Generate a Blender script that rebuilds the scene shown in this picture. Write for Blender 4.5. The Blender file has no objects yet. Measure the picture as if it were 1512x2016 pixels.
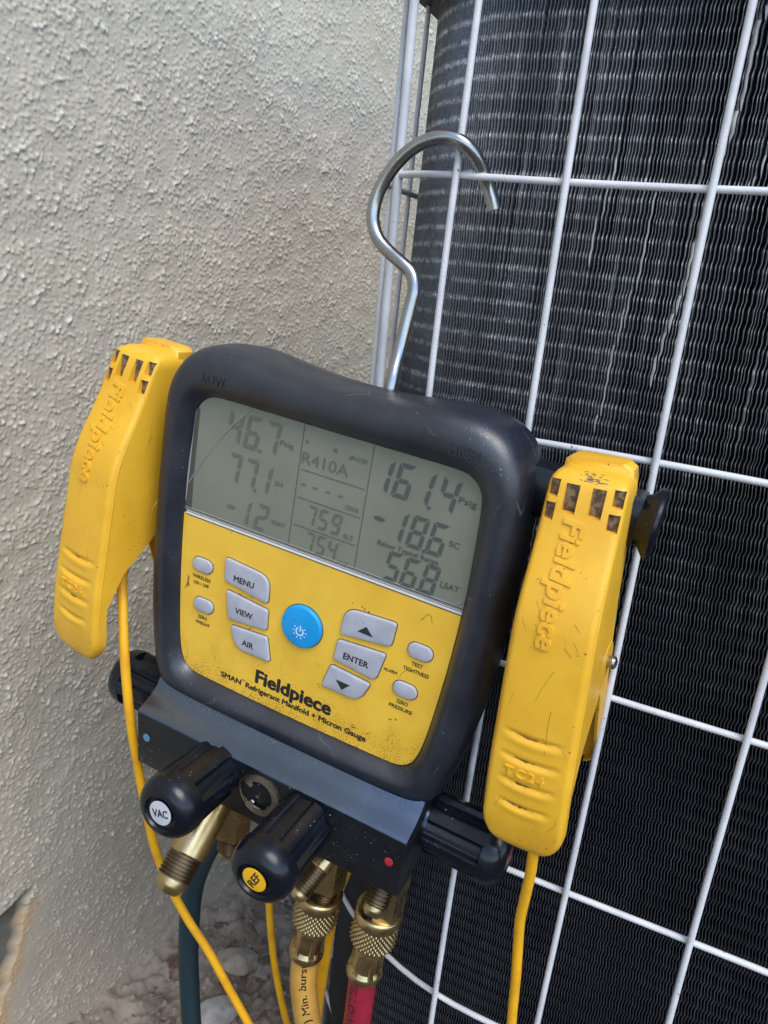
import bpy, math, random
import numpy as np
from mathutils import Vector, Matrix
random.seed(7); rng = np.random.default_rng(11)
PI = math.pi
SC = bpy.context.scene
COL = SC.collection
S = 0.0008            # one modelling unit is 0.8 mm
H = 0.576             # height of the viewpoint over the ground, metres

# ------------------------------------------------------------------ camera, light, exposure
RM = [[0.89636172, 0.4299632, 0.10801531], [0.21449094, -0.20737948, -0.95445659], [-0.38798105, 0.87870666, -0.27811024]]
cd = bpy.data.cameras.new('camera'); cam = bpy.data.objects.new('camera', cd); COL.objects.link(cam)
r_, d_, f_ = (Vector(v) for v in RM)
cam.matrix_world = Matrix(((r_.x, -d_.x, -f_.x, 0), (r_.y, -d_.y, -f_.y, 0), (r_.z, -d_.z, -f_.z, H), (0, 0, 0, 1)))
cd.sensor_fit = 'VERTICAL'; cd.sensor_height = 36; cd.lens = 1540 / 2016 * 36
cd.clip_start = 0.02; cd.clip_end = 200
cd.dof.use_dof = True; cd.dof.focus_distance = 0.33; cd.dof.aperture_fstop = 38
SC.camera = cam

w = bpy.data.worlds.new('World'); SC.world = w; w.use_nodes = True
nt = w.node_tree
sky = nt.nodes.new('ShaderNodeTexSky'); sky.sky_type = 'NISHITA'; sky.sun_disc = False
SUN_EL, SUN_AZ = math.radians(54), math.radians(132)      # azimuth from +Y clockwise
sky.sun_elevation = SUN_EL; sky.sun_rotation = SUN_AZ
sky.ozone_density = 1.4; sky.dust_density = 0.6
bg = nt.nodes['Background']; bg.inputs['Strength'].default_value = 0.15
nt.links.new(sky.outputs[0], bg.inputs[0])
sl = bpy.data.lights.new('sun', 'SUN'); so = bpy.data.objects.new('sun', sl); COL.objects.link(so)
sl.energy = 1.15; sl.angle = math.radians(35); sl.color = (1, 0.93, 0.82)
sd = Vector((math.sin(SUN_AZ) * math.cos(SUN_EL), math.cos(SUN_AZ) * math.cos(SUN_EL), math.sin(SUN_EL)))
so.rotation_euler = sd.to_track_quat('Z', 'Y').to_euler()
SC.view_settings.view_transform = 'Standard'; SC.view_settings.look = 'None'
SC.view_settings.exposure = 1.15; SC.view_settings.gamma = 1

# ------------------------------------------------------------------ materials
def mat(name, base, rough=0.5, metal=0.0, var=None, vscale=40, vlo=0.4, vhi=0.65, specks=None, sscale=900, sth=0.80,
        bump=0.0, bscale=800, coat=0.0, spec=None, extra=None, rvar=0.0, detail=4):
    m = bpy.data.materials.new(name); m.use_nodes = True
    t = m.node_tree; n = t.nodes; b = n['Principled BSDF']; L = t.links.new
    b.inputs['Base Color'].default_value = (*base, 1); b.inputs['Roughness'].default_value = rough
    b.inputs['Metallic'].default_value = metal; b.inputs['Coat Weight'].default_value = coat
    b.inputs['Coat Roughness'].default_value = 0.08
    if spec is not None: b.inputs['Specular IOR Level'].default_value = spec
    tc = n.new('ShaderNodeTexCoord'); col = None
    def noise(scale, det=detail, ro=0.55):
        q = n.new('ShaderNodeTexNoise'); q.inputs['Scale'].default_value = scale
        q.inputs['Detail'].default_value = det; q.inputs['Roughness'].default_value = ro
        L(tc.outputs['Object'], q.inputs['Vector']); return q
    def ramp(src, lo, hi):
        q = n.new('ShaderNodeMapRange'); q.inputs['From Min'].default_value = lo; q.inputs['From Max'].default_value = hi
        L(src, q.inputs['Value']); return q.outputs[0]
    def mix(fac, a, bcol):
        q = n.new('ShaderNodeMix'); q.data_type = 'RGBA'
        L(fac, q.inputs[0])
        if isinstance(a, tuple): q.inputs[6].default_value = (*a, 1)
        else: L(a, q.inputs[6])
        if isinstance(bcol, tuple): q.inputs[7].default_value = (*bcol, 1)
        else: L(bcol, q.inputs[7])
        return q.outputs[2]
    col = base
    if var:
        col = mix(ramp(noise(vscale).outputs[0], vlo, vhi), col, var)
    if specks:
        sp = noise(sscale, 2, 0.5); ms = noise(sscale / 18, 3, .6)
        a = n.new('ShaderNodeMath'); a.operation = 'MULTIPLY_ADD'; L(ms.outputs[0], a.inputs[0]); a.inputs[1].default_value = 0.35
        L(sp.outputs[0], a.inputs[2])
        col = mix(ramp(a.outputs[0], sth, sth + 0.05), col, specks)
    if extra: col = extra(n, L, tc, noise, ramp, mix, col)
    if not isinstance(col, tuple): L(col, b.inputs['Base Color'])
    if rvar:
        q = n.new('ShaderNodeMapRange'); L(noise(vscale * 1.7, 5, .65).outputs[0], q.inputs['Value'])
        q.inputs['From Min'].default_value = .3; q.inputs['From Max'].default_value = .7
        q.inputs['To Min'].default_value = max(rough - rvar, .03); q.inputs['To Max'].default_value = min(rough + rvar, 1)
        L(q.outputs[0], b.inputs['Roughness'])
    if bump:
        q = n.new('ShaderNodeBump'); q.inputs['Strength'].default_value = bump; q.inputs['Distance'].default_value = 0.0005
        L(noise(bscale, 3).outputs[0], q.inputs['Height']); L(q.outputs[0], b.inputs['Normal'])
    return m

def scratches(color, scale=55, lo=0.492, hi=0.4985, amt=1.0):
    # thin wandering scuff lines: the narrow band round a noise contour, kept only in patches
    def fn(n, L, tc, noise, ramp, mix, col):
        mp = n.new('ShaderNodeMapping'); mp.inputs['Scale'].default_value = (1, 1, 0.35); L(tc.outputs['Object'], mp.inputs[0])
        q = n.new('ShaderNodeTexNoise'); q.inputs['Scale'].default_value = scale; q.inputs['Detail'].default_value = 1
        L(mp.outputs[0], q.inputs['Vector'])
        a = n.new('ShaderNodeMath'); a.operation = 'SUBTRACT'; L(q.outputs[0], a.inputs[0]); a.inputs[1].default_value = .5
        b = n.new('ShaderNodeMath'); b.operation = 'ABSOLUTE'; L(a.outputs[0], b.inputs[0])
        c = n.new('ShaderNodeMapRange'); L(b.outputs[0], c.inputs['Value']); c.inputs['From Min'].default_value = .0; c.inputs['From Max'].default_value = .004
        c.inputs['To Min'].default_value = amt; c.inputs['To Max'].default_value = 0
        k = ramp(noise(scale * 1.3, 2).outputs[0], .56, .60)
        m2 = n.new('ShaderNodeMath'); m2.operation = 'MULTIPLY'; L(c.outputs[0], m2.inputs[0]); L(k, m2.inputs[1])
        return mix(m2.outputs[0], col, color)
    return fn

def grime_panel(n, L, tc, noise, ramp, mix, col):
    # fine dark grit, denser along the lower edge of the printed face
    s = n.new('ShaderNodeSeparateXYZ'); L(tc.outputs['Object'], s.inputs[0])
    z = n.new('ShaderNodeMapRange'); L(s.outputs[2], z.inputs['Value'])
    z.inputs['From Min'].default_value = 0.052; z.inputs['From Max'].default_value = 0.085
    z.inputs['To Min'].default_value = 0.16; z.inputs['To Max'].default_value = 0.0
    a = n.new('ShaderNodeMath'); a.operation = 'ADD'; L(z.outputs[0], a.inputs[0]); L(noise(1500, 2).outputs[0], a.inputs[1])
    ms = n.new('ShaderNodeMath'); ms.operation = 'MULTIPLY_ADD'; L(noise(90, 3).outputs[0], ms.inputs[0]); ms.inputs[1].default_value = .3; L(a.outputs[0], ms.inputs[2])
    col = mix(ramp(ms.outputs[0], .855, .95), col, (0.16, 0.09, 0.02))
    return scratches((0.14, 0.08, 0.02), 60)(n, L, tc, noise, ramp, mix, col)

Y_BASE = (0.87, 0.47, 0.035)
M = {}
M['yellow'] = mat('yellow_panel_print', (0.84, 0.515, 0.050), 0.42, var=(0.76, 0.44, 0.038), vscale=45, extra=grime_panel, bump=.06, bscale=1500)
M['yplastic'] = mat('yellow_clamp_plastic', (0.80, 0.445, 0.030), 0.42, var=(0.70, 0.36, 0.020), vscale=38, vlo=.42, vhi=.7, specks=(0.12, 0.06, 0.02), sscale=750, sth=.90, bump=.12, bscale=1400, extra=scratches((0.36, 0.18, 0.03), 90, amt=.6), rvar=.1)
M['cable'] = mat('yellow_cable', (0.84, 0.42, 0.012), 0.42, var=(0.62, 0.28, 0.012), vscale=70, vlo=.5, vhi=.75, bump=.05)
M['rubber'] = mat('black_rubber', (0.005, 0.008, 0.017), 0.40, var=(0.016, 0.022, 0.036), vscale=34, vlo=.45, vhi=.72, specks=(0.35, 0.34, 0.32), sscale=1300, sth=.92, bump=.2, bscale=1300, extra=scratches((0.16, .17, .19), 42, amt=.4), rvar=.10, spec=.9)
M['black'] = mat('black_plastic', (0.003, 0.005, 0.010), 0.28, var=(0.008, 0.011, 0.019), vscale=60, vlo=.5, vhi=.75, specks=(0.5, 0.48, 0.44), sscale=1100, sth=.935, bump=.06, bscale=900, rvar=.1, spec=.42)
M['anod'] = mat('black_anodised_metal', (0.13, 0.17, 0.24), 0.26, metal=1.0, var=(0.145, 0.185, 0.255), vscale=25, specks=(0.42, 0.40, 0.36), sscale=1200, sth=.90, bump=.03, rvar=.06, spec=.5)  # blue reflection of the sky put into the base colour
M['lcd'] = mat('grey_green_display', (0.165, 0.178, 0.135), 0.35, var=(0.215, 0.220, 0.172), vscale=22, vlo=.35, vhi=.7, coat=.6, specks=(.6, .6, .55), sscale=1500, sth=.975)
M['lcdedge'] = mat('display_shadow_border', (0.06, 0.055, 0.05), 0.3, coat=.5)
M['seg'] = mat('display_segment', (0.070, 0.082, 0.080), 0.4, coat=.4)
M['seglight'] = mat('display_segment_faint', (0.112, 0.122, 0.098), 0.4, coat=.4)
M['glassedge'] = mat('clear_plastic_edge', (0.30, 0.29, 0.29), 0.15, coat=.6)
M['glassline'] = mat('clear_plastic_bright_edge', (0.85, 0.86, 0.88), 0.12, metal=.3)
M['button'] = mat('grey_rubber_button', (0.42, 0.43, 0.50), 0.42, var=(0.36, 0.37, 0.43), vscale=120, bump=.05, bscale=1500, specks=(.1, .09, .08), sscale=900, sth=.93)
M['gap'] = mat('dark_gap', (0.05, 0.03, 0.02), 0.8, var=(0.12, .07, .03), vscale=300)
M['blue'] = mat('blue_power_button', (0.005, 0.33, 0.75), 0.38, var=(0.004, .28, .66), vscale=90, bump=.04, specks=(.01, .12, .3), sscale=700, sth=.88)
M['white'] = mat('white_print', (0.85, 0.88, 0.9), 0.5)
M['ink'] = mat('black_print', (0.016, 0.015, 0.014), 0.5)
M['inkgreen'] = mat('dark_green_arrow_print', (0.012, 0.03, 0.022), 0.5)
M['blockshade'] = mat('black_block_face_shaded', (0.006, 0.007, 0.010), 0.34, var=(0.012, 0.014, 0.018), vscale=40, specks=(0.42, 0.40, 0.36), sscale=1200, sth=.90, bump=.04, spec=.35)  # darker than the block's slope, shade put into the colour
M['brass'] = mat('brass', (0.60, 0.46, 0.24), 0.31, metal=1, var=(0.42, 0.31, 0.155), vscale=70, vlo=.4, vhi=.7, bump=.05, bscale=900, rvar=.12)
M['brassdark'] = mat('tarnished_brass', (0.22, 0.16, 0.095), 0.38, metal=1, var=(0.12, .085, .05), vscale=110, bump=.06)
M['steel'] = mat('brushed_steel', (0.40, 0.405, 0.41), 0.25, metal=1, var=(0.31, .31, .315), vscale=60, bump=.05, bscale=1400, rvar=.08)
M['nickel'] = mat('dull_nickel', (0.42, 0.38, 0.33), 0.28, metal=1, var=(.28, .25, .21), vscale=90, rvar=.1)
M['wire'] = mat('white_grey_painted_wire', (0.65, 0.66, 0.69), 0.42, var=(0.54, .55, .59), vscale=60, bump=.25, bscale=1300, specks=(.16, .15, .15), sscale=500, sth=.90)
def fin_dust_glints(n, L, tc, noise, ramp, mix, col):
    # pale dust and painted glints on the crests of the corrugation, most of it where the coil is weather-beaten
    at = n.new('ShaderNodeAttribute'); at.attribute_name = 'dust'
    sx = n.new('ShaderNodeSeparateXYZ'); L(tc.outputs['Object'], sx.inputs[0])
    d1 = n.new('ShaderNodeMath'); d1.operation = 'MULTIPLY_ADD'; L(sx.outputs[2], d1.inputs[0]); d1.inputs[1].default_value = -1 / 0.0008; d1.inputs[2].default_value = 876.0
    d2 = n.new('ShaderNodeMath'); d2.operation = 'PINGPONG'; L(d1.outputs[0], d2.inputs[0]); d2.inputs[1].default_value = 4.4
    d3 = n.new('ShaderNodeMapRange'); L(d2.outputs[0], d3.inputs['Value']); d3.inputs['From Min'].default_value = .35; d3.inputs['From Max'].default_value = 1.9; d3.inputs['To Min'].default_value = 1; d3.inputs['To Max'].default_value = .14
    m_ = n.new('ShaderNodeMath'); m_.operation = 'MULTIPLY'; L(at.outputs['Fac'], m_.inputs[0]); L(ramp(noise(340, 3, .75).outputs[0], .36, .60), m_.inputs[1])
    m3 = n.new('ShaderNodeMath'); m3.operation = 'MULTIPLY'; L(m_.outputs[0], m3.inputs[0]); L(d3.outputs[0], m3.inputs[1])
    col = mix(m3.outputs[0], col, (0.55, 0.545, 0.53))
    gl = n.new('ShaderNodeMath'); gl.operation = 'MULTIPLY'; L(m3.outputs[0], gl.inputs[0]); L(ramp(noise(1100, 2, .6).outputs[0], .56, .66), gl.inputs[1])  # near-white sparkles painted in as glints
    gb = n.new('ShaderNodeMath'); gb.operation = 'MULTIPLY'; L(at.outputs['Fac'], gb.inputs[0]); gb.inputs[1].default_value = .16
    col = mix(gb.outputs[0], col, (0.30, 0.33, 0.38))
    return mix(gl.outputs[0], col, (0.92, 0.91, 0.88))
M['fin'] = mat('black_coil_fin', (0.028, 0.032, 0.045), 0.42, metal=.25, var=(0.055, 0.06, 0.072), vscale=30, vlo=.45, vhi=.75, extra=fin_dust_glints)
M['finedge'] = mat('bare_fin_edge', (0.085, 0.088, 0.096), 0.40, metal=.45, var=(0.05, .052, .06), vscale=18, vlo=.4, vhi=.7, extra=fin_dust_glints)
M['findust'] = mat('crushed_pale_fin', (0.40, 0.41, 0.40), 0.45, metal=.3, var=(.25, .25, .25), vscale=120)
M['core'] = mat('dark_coil_core', (0.006, 0.006, 0.007), 0.8)
M['lid'] = mat('black_painted_steel', (0.010, 0.010, 0.012), 0.55)
M['sticker'] = mat('grey_sticker', (0.50, 0.52, 0.57), 0.35)
M['stickery'] = mat('yellow_sticker', (0.86, 0.47, 0.015), 0.35)
M['red'] = mat('red_dot', (0.50, 0.028, 0.03), 0.45, var=(.36, .02, .03), vscale=300)
M['bluedot'] = mat('blue_dot', (0.07, 0.22, 0.42), 0.4, var=(.12, .25, .36), vscale=300)
M['hosey'] = mat('tan_yellow_hose', (0.60, 0.33, 0.07), 0.42, var=(0.50, .27, .055), vscale=60, bump=.05)
M['hoser'] = mat('dark_red_hose', (0.36, 0.016, 0.040), 0.42, var=(0.27, .012, .03), vscale=60, bump=.05)
M['hoset'] = mat('dark_teal_hose', (0.010, 0.034, 0.046), 0.50, var=(0.018, .032, .040), vscale=50, bump=.08)
M['felt'] = mat('rusty_brown_insert', (0.085, 0.055, 0.035), 0.9, var=(0.24, .16, .09), vscale=500, vlo=.45, vhi=.6, bump=.5, bscale=1800)
M['groovedirt'] = mat('brown_dirt', (0.34, 0.17, 0.025), .7, var=(.14, .075, .02), vscale=400)
M['scratchmark'] = mat('fine_scratch', (0.30, 0.16, 0.03), .6, var=(.12, .07, .02), vscale=300)
M['scuff'] = mat('worn_purple_grey_scuff', (0.20, 0.15, 0.15), 0.6, var=(0.34, .24, .15), vscale=500)
M['stone'] = mat('pale_stone', (0.40, 0.33, 0.26), 0.9, var=(0.27, .22, .17), vscale=90, bump=.8, bscale=500)
M['stonew'] = mat('whitish_stone', (0.45, 0.42, 0.39), 0.9, var=(0.30, .27, .24), vscale=90, bump=.8, bscale=500)
M['leaf'] = mat('dry_brown_leaf', (0.12, 0.07, 0.045), 0.7, var=(.22, .16, .12), vscale=120, bump=.5)
M['debris'] = mat('ground_litter', (0.26, 0.21, 0.165), 0.9, var=(0.13, .095, .07), vscale=60, bump=.5)

def wall_mat():
    m = bpy.data.materials.new('rough_stucco'); m.use_nodes = True
    t = m.node_tree; n = t.nodes; L = t.links.new; b = n['Principled BSDF']
    g = n.new('ShaderNodeNewGeometry')
    def noise(scale, det=5, ro=.6):
        q = n.new('ShaderNodeTexNoise'); q.inputs['Scale'].default_value = scale; q.inputs['Detail'].default_value = det
        q.inputs['Roughness'].default_value = ro; L(g.outputs['Position'], q.inputs['Vector']); return q.outputs[0]
    def mr(src, a, c, lo=0, hi=1):
        q = n.new('ShaderNodeMapRange'); q.inputs['From Min'].default_value = a; q.inputs['From Max'].default_value = c
        q.inputs['To Min'].default_value = lo; q.inputs['To Max'].default_value = hi; L(src, q.inputs['Value']); return q.outputs[0]
    def mix(fac, a, c):
        q = n.new('ShaderNodeMix'); q.data_type = 'RGBA'; L(fac, q.inputs[0])
        for k, v in ((6, a), (7, c)):
            if isinstance(v, tuple): q.inputs[k].default_value = (*v, 1)
            else: L(v, q.inputs[k])
        return q.outputs[2]
    col = mix(mr(noise(7), .35, .68), (0.54, 0.49, 0.395), (0.47, 0.42, 0.33))
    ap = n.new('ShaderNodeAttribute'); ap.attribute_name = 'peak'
    col = mix(mr(ap.outputs['Fac'], .3, 1.0, 0, .75), col, (0.72, 0.68, 0.58))  # bump tops painted paler to stand for their highlights
    # splash-back soiling of the lowest half metre
    s = n.new('ShaderNodeSeparateXYZ'); L(g.outputs['Position'], s.inputs[0])
    a = n.new('ShaderNodeMath'); a.operation = 'MULTIPLY_ADD'; L(noise(9), a.inputs[0]); a.inputs[1].default_value = -.22; L(s.outputs[2], a.inputs[2])
    col = mix(mr(a.outputs[0], .02, .30, .42, 0), col, (0.215, 0.175, 0.13))
    # the smooth repaired patch low on the left
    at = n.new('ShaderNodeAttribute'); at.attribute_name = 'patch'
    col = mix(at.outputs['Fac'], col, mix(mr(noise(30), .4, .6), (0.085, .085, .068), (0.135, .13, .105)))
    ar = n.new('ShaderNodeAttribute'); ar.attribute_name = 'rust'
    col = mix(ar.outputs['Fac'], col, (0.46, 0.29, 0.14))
    L(col, b.inputs['Base Color']); b.inputs['Roughness'].default_value = .95; b.inputs['Specular IOR Level'].default_value = .15
    bp = n.new('ShaderNodeBump'); bp.inputs['Strength'].default_value = .5; bp.inputs['Distance'].default_value = .0006
    L(noise(900, 4), bp.inputs['Height']); L(bp.outputs[0], b.inputs['Normal'])
    return m
M['wall'] = wall_mat()
M['ground'] = mat('dusty_concrete_ground', (0.33, 0.275, 0.215), 0.95, var=(0.18, 0.145, 0.11), vscale=22, vlo=.38, vhi=.62, specks=(.36, .32, .27), sscale=200, sth=.84, bump=.9, bscale=350, detail=8)

# ------------------------------------------------------------------ mesh helpers
class MB:
    def __init__(s): s.v = []; s.f = []; s.mi = []
    def quads(s, rings, closed=True, mi=0, cap0=False, cap1=False):
        base = len(s.v); n = len(rings[0])
        for r in rings: s.v += [tuple(p) for p in r]
        for i in range(len(rings) - 1):
            a = base + i * n; b = a + n
            for j in range(n if closed else n - 1):
                k = (j + 1) % n
                s.f.append((a + j, a + k, b + k, b + j)); s.mi.append(mi)
        if cap0: s.f.append(tuple(base + j for j in reversed(range(n)))); s.mi.append(mi)
        if cap1:
            o = base + (len(rings) - 1) * n
            s.f.append(tuple(o + j for j in range(n))); s.mi.append(mi)
        return s
    def poly(s, pts, mi=0):
        b = len(s.v); s.v += [tuple(p) for p in pts]; s.f.append(tuple(range(b, b + len(pts)))); s.mi.append(mi); return s
    def box(s, lo, hi, mi=0):
        (a, b, c), (d, e, g) = lo, hi
        s.quads([[(a, b, c), (d, b, c), (d, e, c), (a, e, c)], [(a, b, g), (d, b, g), (d, e, g), (a, e, g)]], cap0=True, cap1=True, mi=mi); return s
    def build(s, name, mats, parent=None, xf=None, smooth=40):
        me = bpy.data.meshes.new(name)
        vs = [xf(*p) for p in s.v] if xf else s.v
        me.from_pydata(vs, [], s.f)
        for m in (mats if isinstance(mats, (list, tuple)) else [mats]): me.materials.append(m)
        me.polygons.foreach_set('material_index', s.mi)
        me.update()
        import bmesh
        bm = bmesh.new(); bm.from_mesh(me); bmesh.ops.recalc_face_normals(bm, faces=bm.faces); bm.to_mesh(me); bm.free()
        if smooth:
            me.polygons.foreach_set('use_smooth', [True] * len(me.polygons)); me.set_sharp_from_angle(angle=math.radians(smooth))
        return link(name, me, parent)
def link(name, me, parent=None):
    o = bpy.data.objects.new(name, me); COL.objects.link(o)
    if parent: o.parent = parent
    return o
def tag(o, label=None, cat=None, group=None, kind=None):
    for k, v in (('label', label), ('category', cat), ('group', group), ('kind', kind)):
        if v: o[k] = v
    return o
def empty(name, mtx, label, cat, group=None):
    o = bpy.data.objects.new(name, None); COL.objects.link(o); o.empty_display_size = .01; o.matrix_world = mtx
    return tag(o, label, cat, group)

def catmull(pts, n=8, closed=False):
    P = [Vector(p) for p in pts]; out = []; m = len(P)
    rg = range(m if closed else m - 1)
    for i in rg:
        if closed: a, b, c, d = P[(i - 1) % m], P[i], P[(i + 1) % m], P[(i + 2) % m]
        else: a, b, c, d = P[max(i - 1, 0)], P[i], P[i + 1], P[min(i + 2, m - 1)]
        for k in range(n):
            t = k / n
            out.append(0.5 * ((2 * b) + (c - a) * t + (2 * a - 5 * b + 4 * c - d) * t * t + (3 * b - a - 3 * c + d) * t ** 3))
    if not closed: out.append(P[-1])
    return out
def frames(pts):
    T = []
    for i in range(len(pts)):
        t = pts[min(i + 1, len(pts) - 1)] - pts[max(i - 1, 0)]; T.append(t.normalized())
    u = T[0].orthogonal().normalized(); fr = []
    for i, t in enumerate(T):
        u = (u - t * u.dot(t)).normalized(); fr.append((u, t.cross(u)))
    return T, fr
def tube(mb, pts, r, n=14, cap=True, mi=0):
    pts = [Vector(p) for p in pts]; T, fr = frames(pts); rings = []
    for i, (p, (u, v)) in enumerate(zip(pts, fr)):
        rr = r(i / (len(pts) - 1)) if callable(r) else r
        rings.append([p + (u * math.cos(2 * PI * k / n) + v * math.sin(2 * PI * k / n)) * rr for k in range(n)])
    mb.quads(rings, cap0=cap, cap1=cap, mi=mi); return mb
def lathe(mb, a, b, prof, n=48, rf=None, cap0=True, cap1=True, mi=0, up=None):
    """prof: list of (t units along axis from a towards b, radius)."""
    a = Vector(a); d = (Vector(b) - a).normalized()
    u = (up - d * up.dot(d)).normalized() if up else d.orthogonal().normalized(); v = d.cross(u); rings = []
    for t, r in prof:
        ring = []
        for k in range(n):
            th = 2 * PI * k / n; rr = rf(th, t, r) if rf else r
            ring.append(a + d * t + (u * math.cos(th) + v * math.sin(th)) * rr)
        rings.append(ring)
    mb.quads(rings, cap0=cap0, cap1=cap1, mi=mi); return mb
def roundpoly(pts, r, n=6):
    out = []; m = len(pts); rs = r if isinstance(r, (list, tuple)) else [r] * m
    for i in range(m):
        p0, p, p1 = Vector(pts[i - 1]), Vector(pts[i]), Vector(pts[(i + 1) % m]); rr = rs[i]
        a, b = (p0 - p), (p1 - p); la, lb = a.length, b.length; a.normalize(); b.normalize()
        k = min(rr, la * .49, lb * .49)
        s, e = p + a * k, p + b * k
        for j in range(n + 1):
            t = j / n; out.append(tuple((s * (1 - t) ** 2 + p * 2 * t * (1 - t) + e * t * t)))
    return out
def offset(poly, d):
    m = len(poly); out = []
    area = sum(poly[i][0] * poly[(i + 1) % m][1] - poly[(i + 1) % m][0] * poly[i][1] for i in range(m)); sg = 1 if area > 0 else -1
    for i in range(m):
        a, b = Vector(poly[i - 1]), Vector(poly[(i + 1) % m]); t = (b - a)
        if t.length < 1e-9: out.append(poly[i]); continue
        t.normalize(); out.append((poly[i][0] - t.y * d * sg, poly[i][1] + t.x * d * sg))
    return out
def pad(mb, poly, z0, z1, bev=.6, mi=0, dome=0):
    """raised pad on the face: from depth z0 out to z1 (smaller z is nearer the viewer)."""
    sg = -1 if z1 < z0 else 1; rings = [[(x, y, z0) for x, y in poly]]
    for k in range(5):
        th = k / 4 * PI / 2
        rings.append([(x, y, z1 - sg * bev * (1 - math.sin(th))) for x, y in offset(poly, bev * (1 - math.cos(th)))])
    if dome:
        cx = sum(p[0] for p in poly) / len(poly); cy = sum(p[1] for p in poly) / len(poly); last = offset(poly, bev)
        for k in range(1, 5):
            f = 1 - k / 5; rings.append([(cx + (x - cx) * f, cy + (y - cy) * f, z1 + sg * dome * (1 - f * f)) for x, y in last])
    mb.quads(rings, cap0=True, cap1=True, mi=mi); return mb
def circle(cx, cy, r, n=48, ry=None): return [(cx + r * math.cos(2 * PI * k / n), cy + (ry or r) * math.sin(2 * PI * k / n)) for k in range(n)]
def pill(cx, cy, w_, h_, n=14):
    r = h_ / 2; k = w_ / 2 - r
    return [(cx + k + r * math.cos(t), cy + r * math.sin(t)) for t in [-PI / 2 + PI * i / n for i in range(n + 1)]] + \
           [(cx - k + r * math.cos(t), cy + r * math.sin(t)) for t in [PI / 2 + PI * i / n for i in range(n + 1)]]

_tc = {}
def text_verts(s, bold=0.0, shear=0.0, extrude=0.0, spacing=1.0, res=3):
    key = (s, bold, shear, extrude, spacing, res)
    if key not in _tc:
        c = bpy.data.curves.new('lettering', 'FONT'); c.body = s; c.offset = bold; c.shear = shear; c.extrude = extrude
        c.space_character = spacing; c.resolution_u = res
        o = bpy.data.objects.new('lettering', c); COL.objects.link(o); bpy.context.view_layer.update()
        me = bpy.data.meshes.new_from_object(o.evaluated_get(bpy.context.evaluated_depsgraph_get()))
        _tc[key] = ([tuple(v.co) for v in me.vertices], [tuple(p.vertices) for p in me.polygons])
        bpy.data.objects.remove(o); bpy.data.curves.remove(c); bpy.data.meshes.remove(me)
    return _tc[key]
def bold_verts(s, bold, shear, spacing=1.0, res=3):
    V, F = text_verts(s, 0.0, shear, .5, spacing, res)
    if bold <= .004: return V, F
    k = 5 if bold < .02 else 9; VV, FF = [], []
    for j in range(k):
        a_ = 2 * PI * j / (k - 1); dx, dy = (0, 0) if j == k - 1 else (bold * 1.25 * math.cos(a_), bold * math.sin(a_)); b0 = len(VV)
        VV += [(x + dx, y + dy, q + (.012 * j if q > 0 else 0)) for x, y, q in V]; FF += [tuple(i + b0 for i in f) for f in F]
    return VV, FF
def text(s, cx, cy, wd, cap, z, material, parent, xf, name='lettering', rot=0.0, bold=0.012, shear=0, thick=.12, both=None, spacing=1.0, zfun=None, res=3):
    """flat print centred on (cx,cy): wd wide, cap-height cap; y runs down the face."""
    V, F = bold_verts(s, bold, shear, spacing, res)
    xs = [v[0] for v in V]; x0, x1 = min(xs), max(xs)
    CH = 0.729
    sx, sy = wd / (x1 - x0), cap / CH; ca, sa = math.cos(rot), math.sin(rot); out = []
    for x, y, q in V:
        a = (x - (x0 + x1) / 2) * sx; b = -(y - CH / 2) * sy
        X, Y = cx + a * ca - b * sa, cy + a * sa + b * ca
        zz = zfun(X, Y) if zfun else z
        out.append(xf(X, Y, zz - (q + .5) * thick + (0 if q < 0 else 0)))
    me = bpy.data.meshes.new(name); me.from_pydata(out, [], F); me.materials.append(material); me.update()
    return link(name, me, parent)

# ------------------------------------------------------------------ frames of reference
def W(x, y, z): return (x * S, y * S, z * S + H)
DO = Vector((-179.96, 321.65, -170.96))
DX, DY, DZ = Vector((0.99622418, 0.00396045, -0.08672767)), Vector((-0.08681802, 0.04633331, -0.99514615)), Vector((0.00007715, 0.99891818, 0.0465022))
BASE_Y = 120.0
def dev_world(x, y, z): return DO + DX * x + DY * y + DZ * z
def frame_mtx(origin, ax, az, up):
    o = origin
    return Matrix(((ax.x, az.x, up.x, o.x * S), (ax.y, az.y, up.y, o.y * S), (ax.z, az.z, up.z, o.z * S + H), (0, 0, 0, 1)))
def D(x, y, z): return (x * S, z * S, -(y - BASE_Y) * S)       # device face coordinates -> the gauge's own space
DEVM = frame_mtx(dev_world(0, BASE_Y, 0), DX, DZ, -DY)

G = 378.0 / 390.0                                              # guard sheet stands 378 units off the viewpoint

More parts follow.
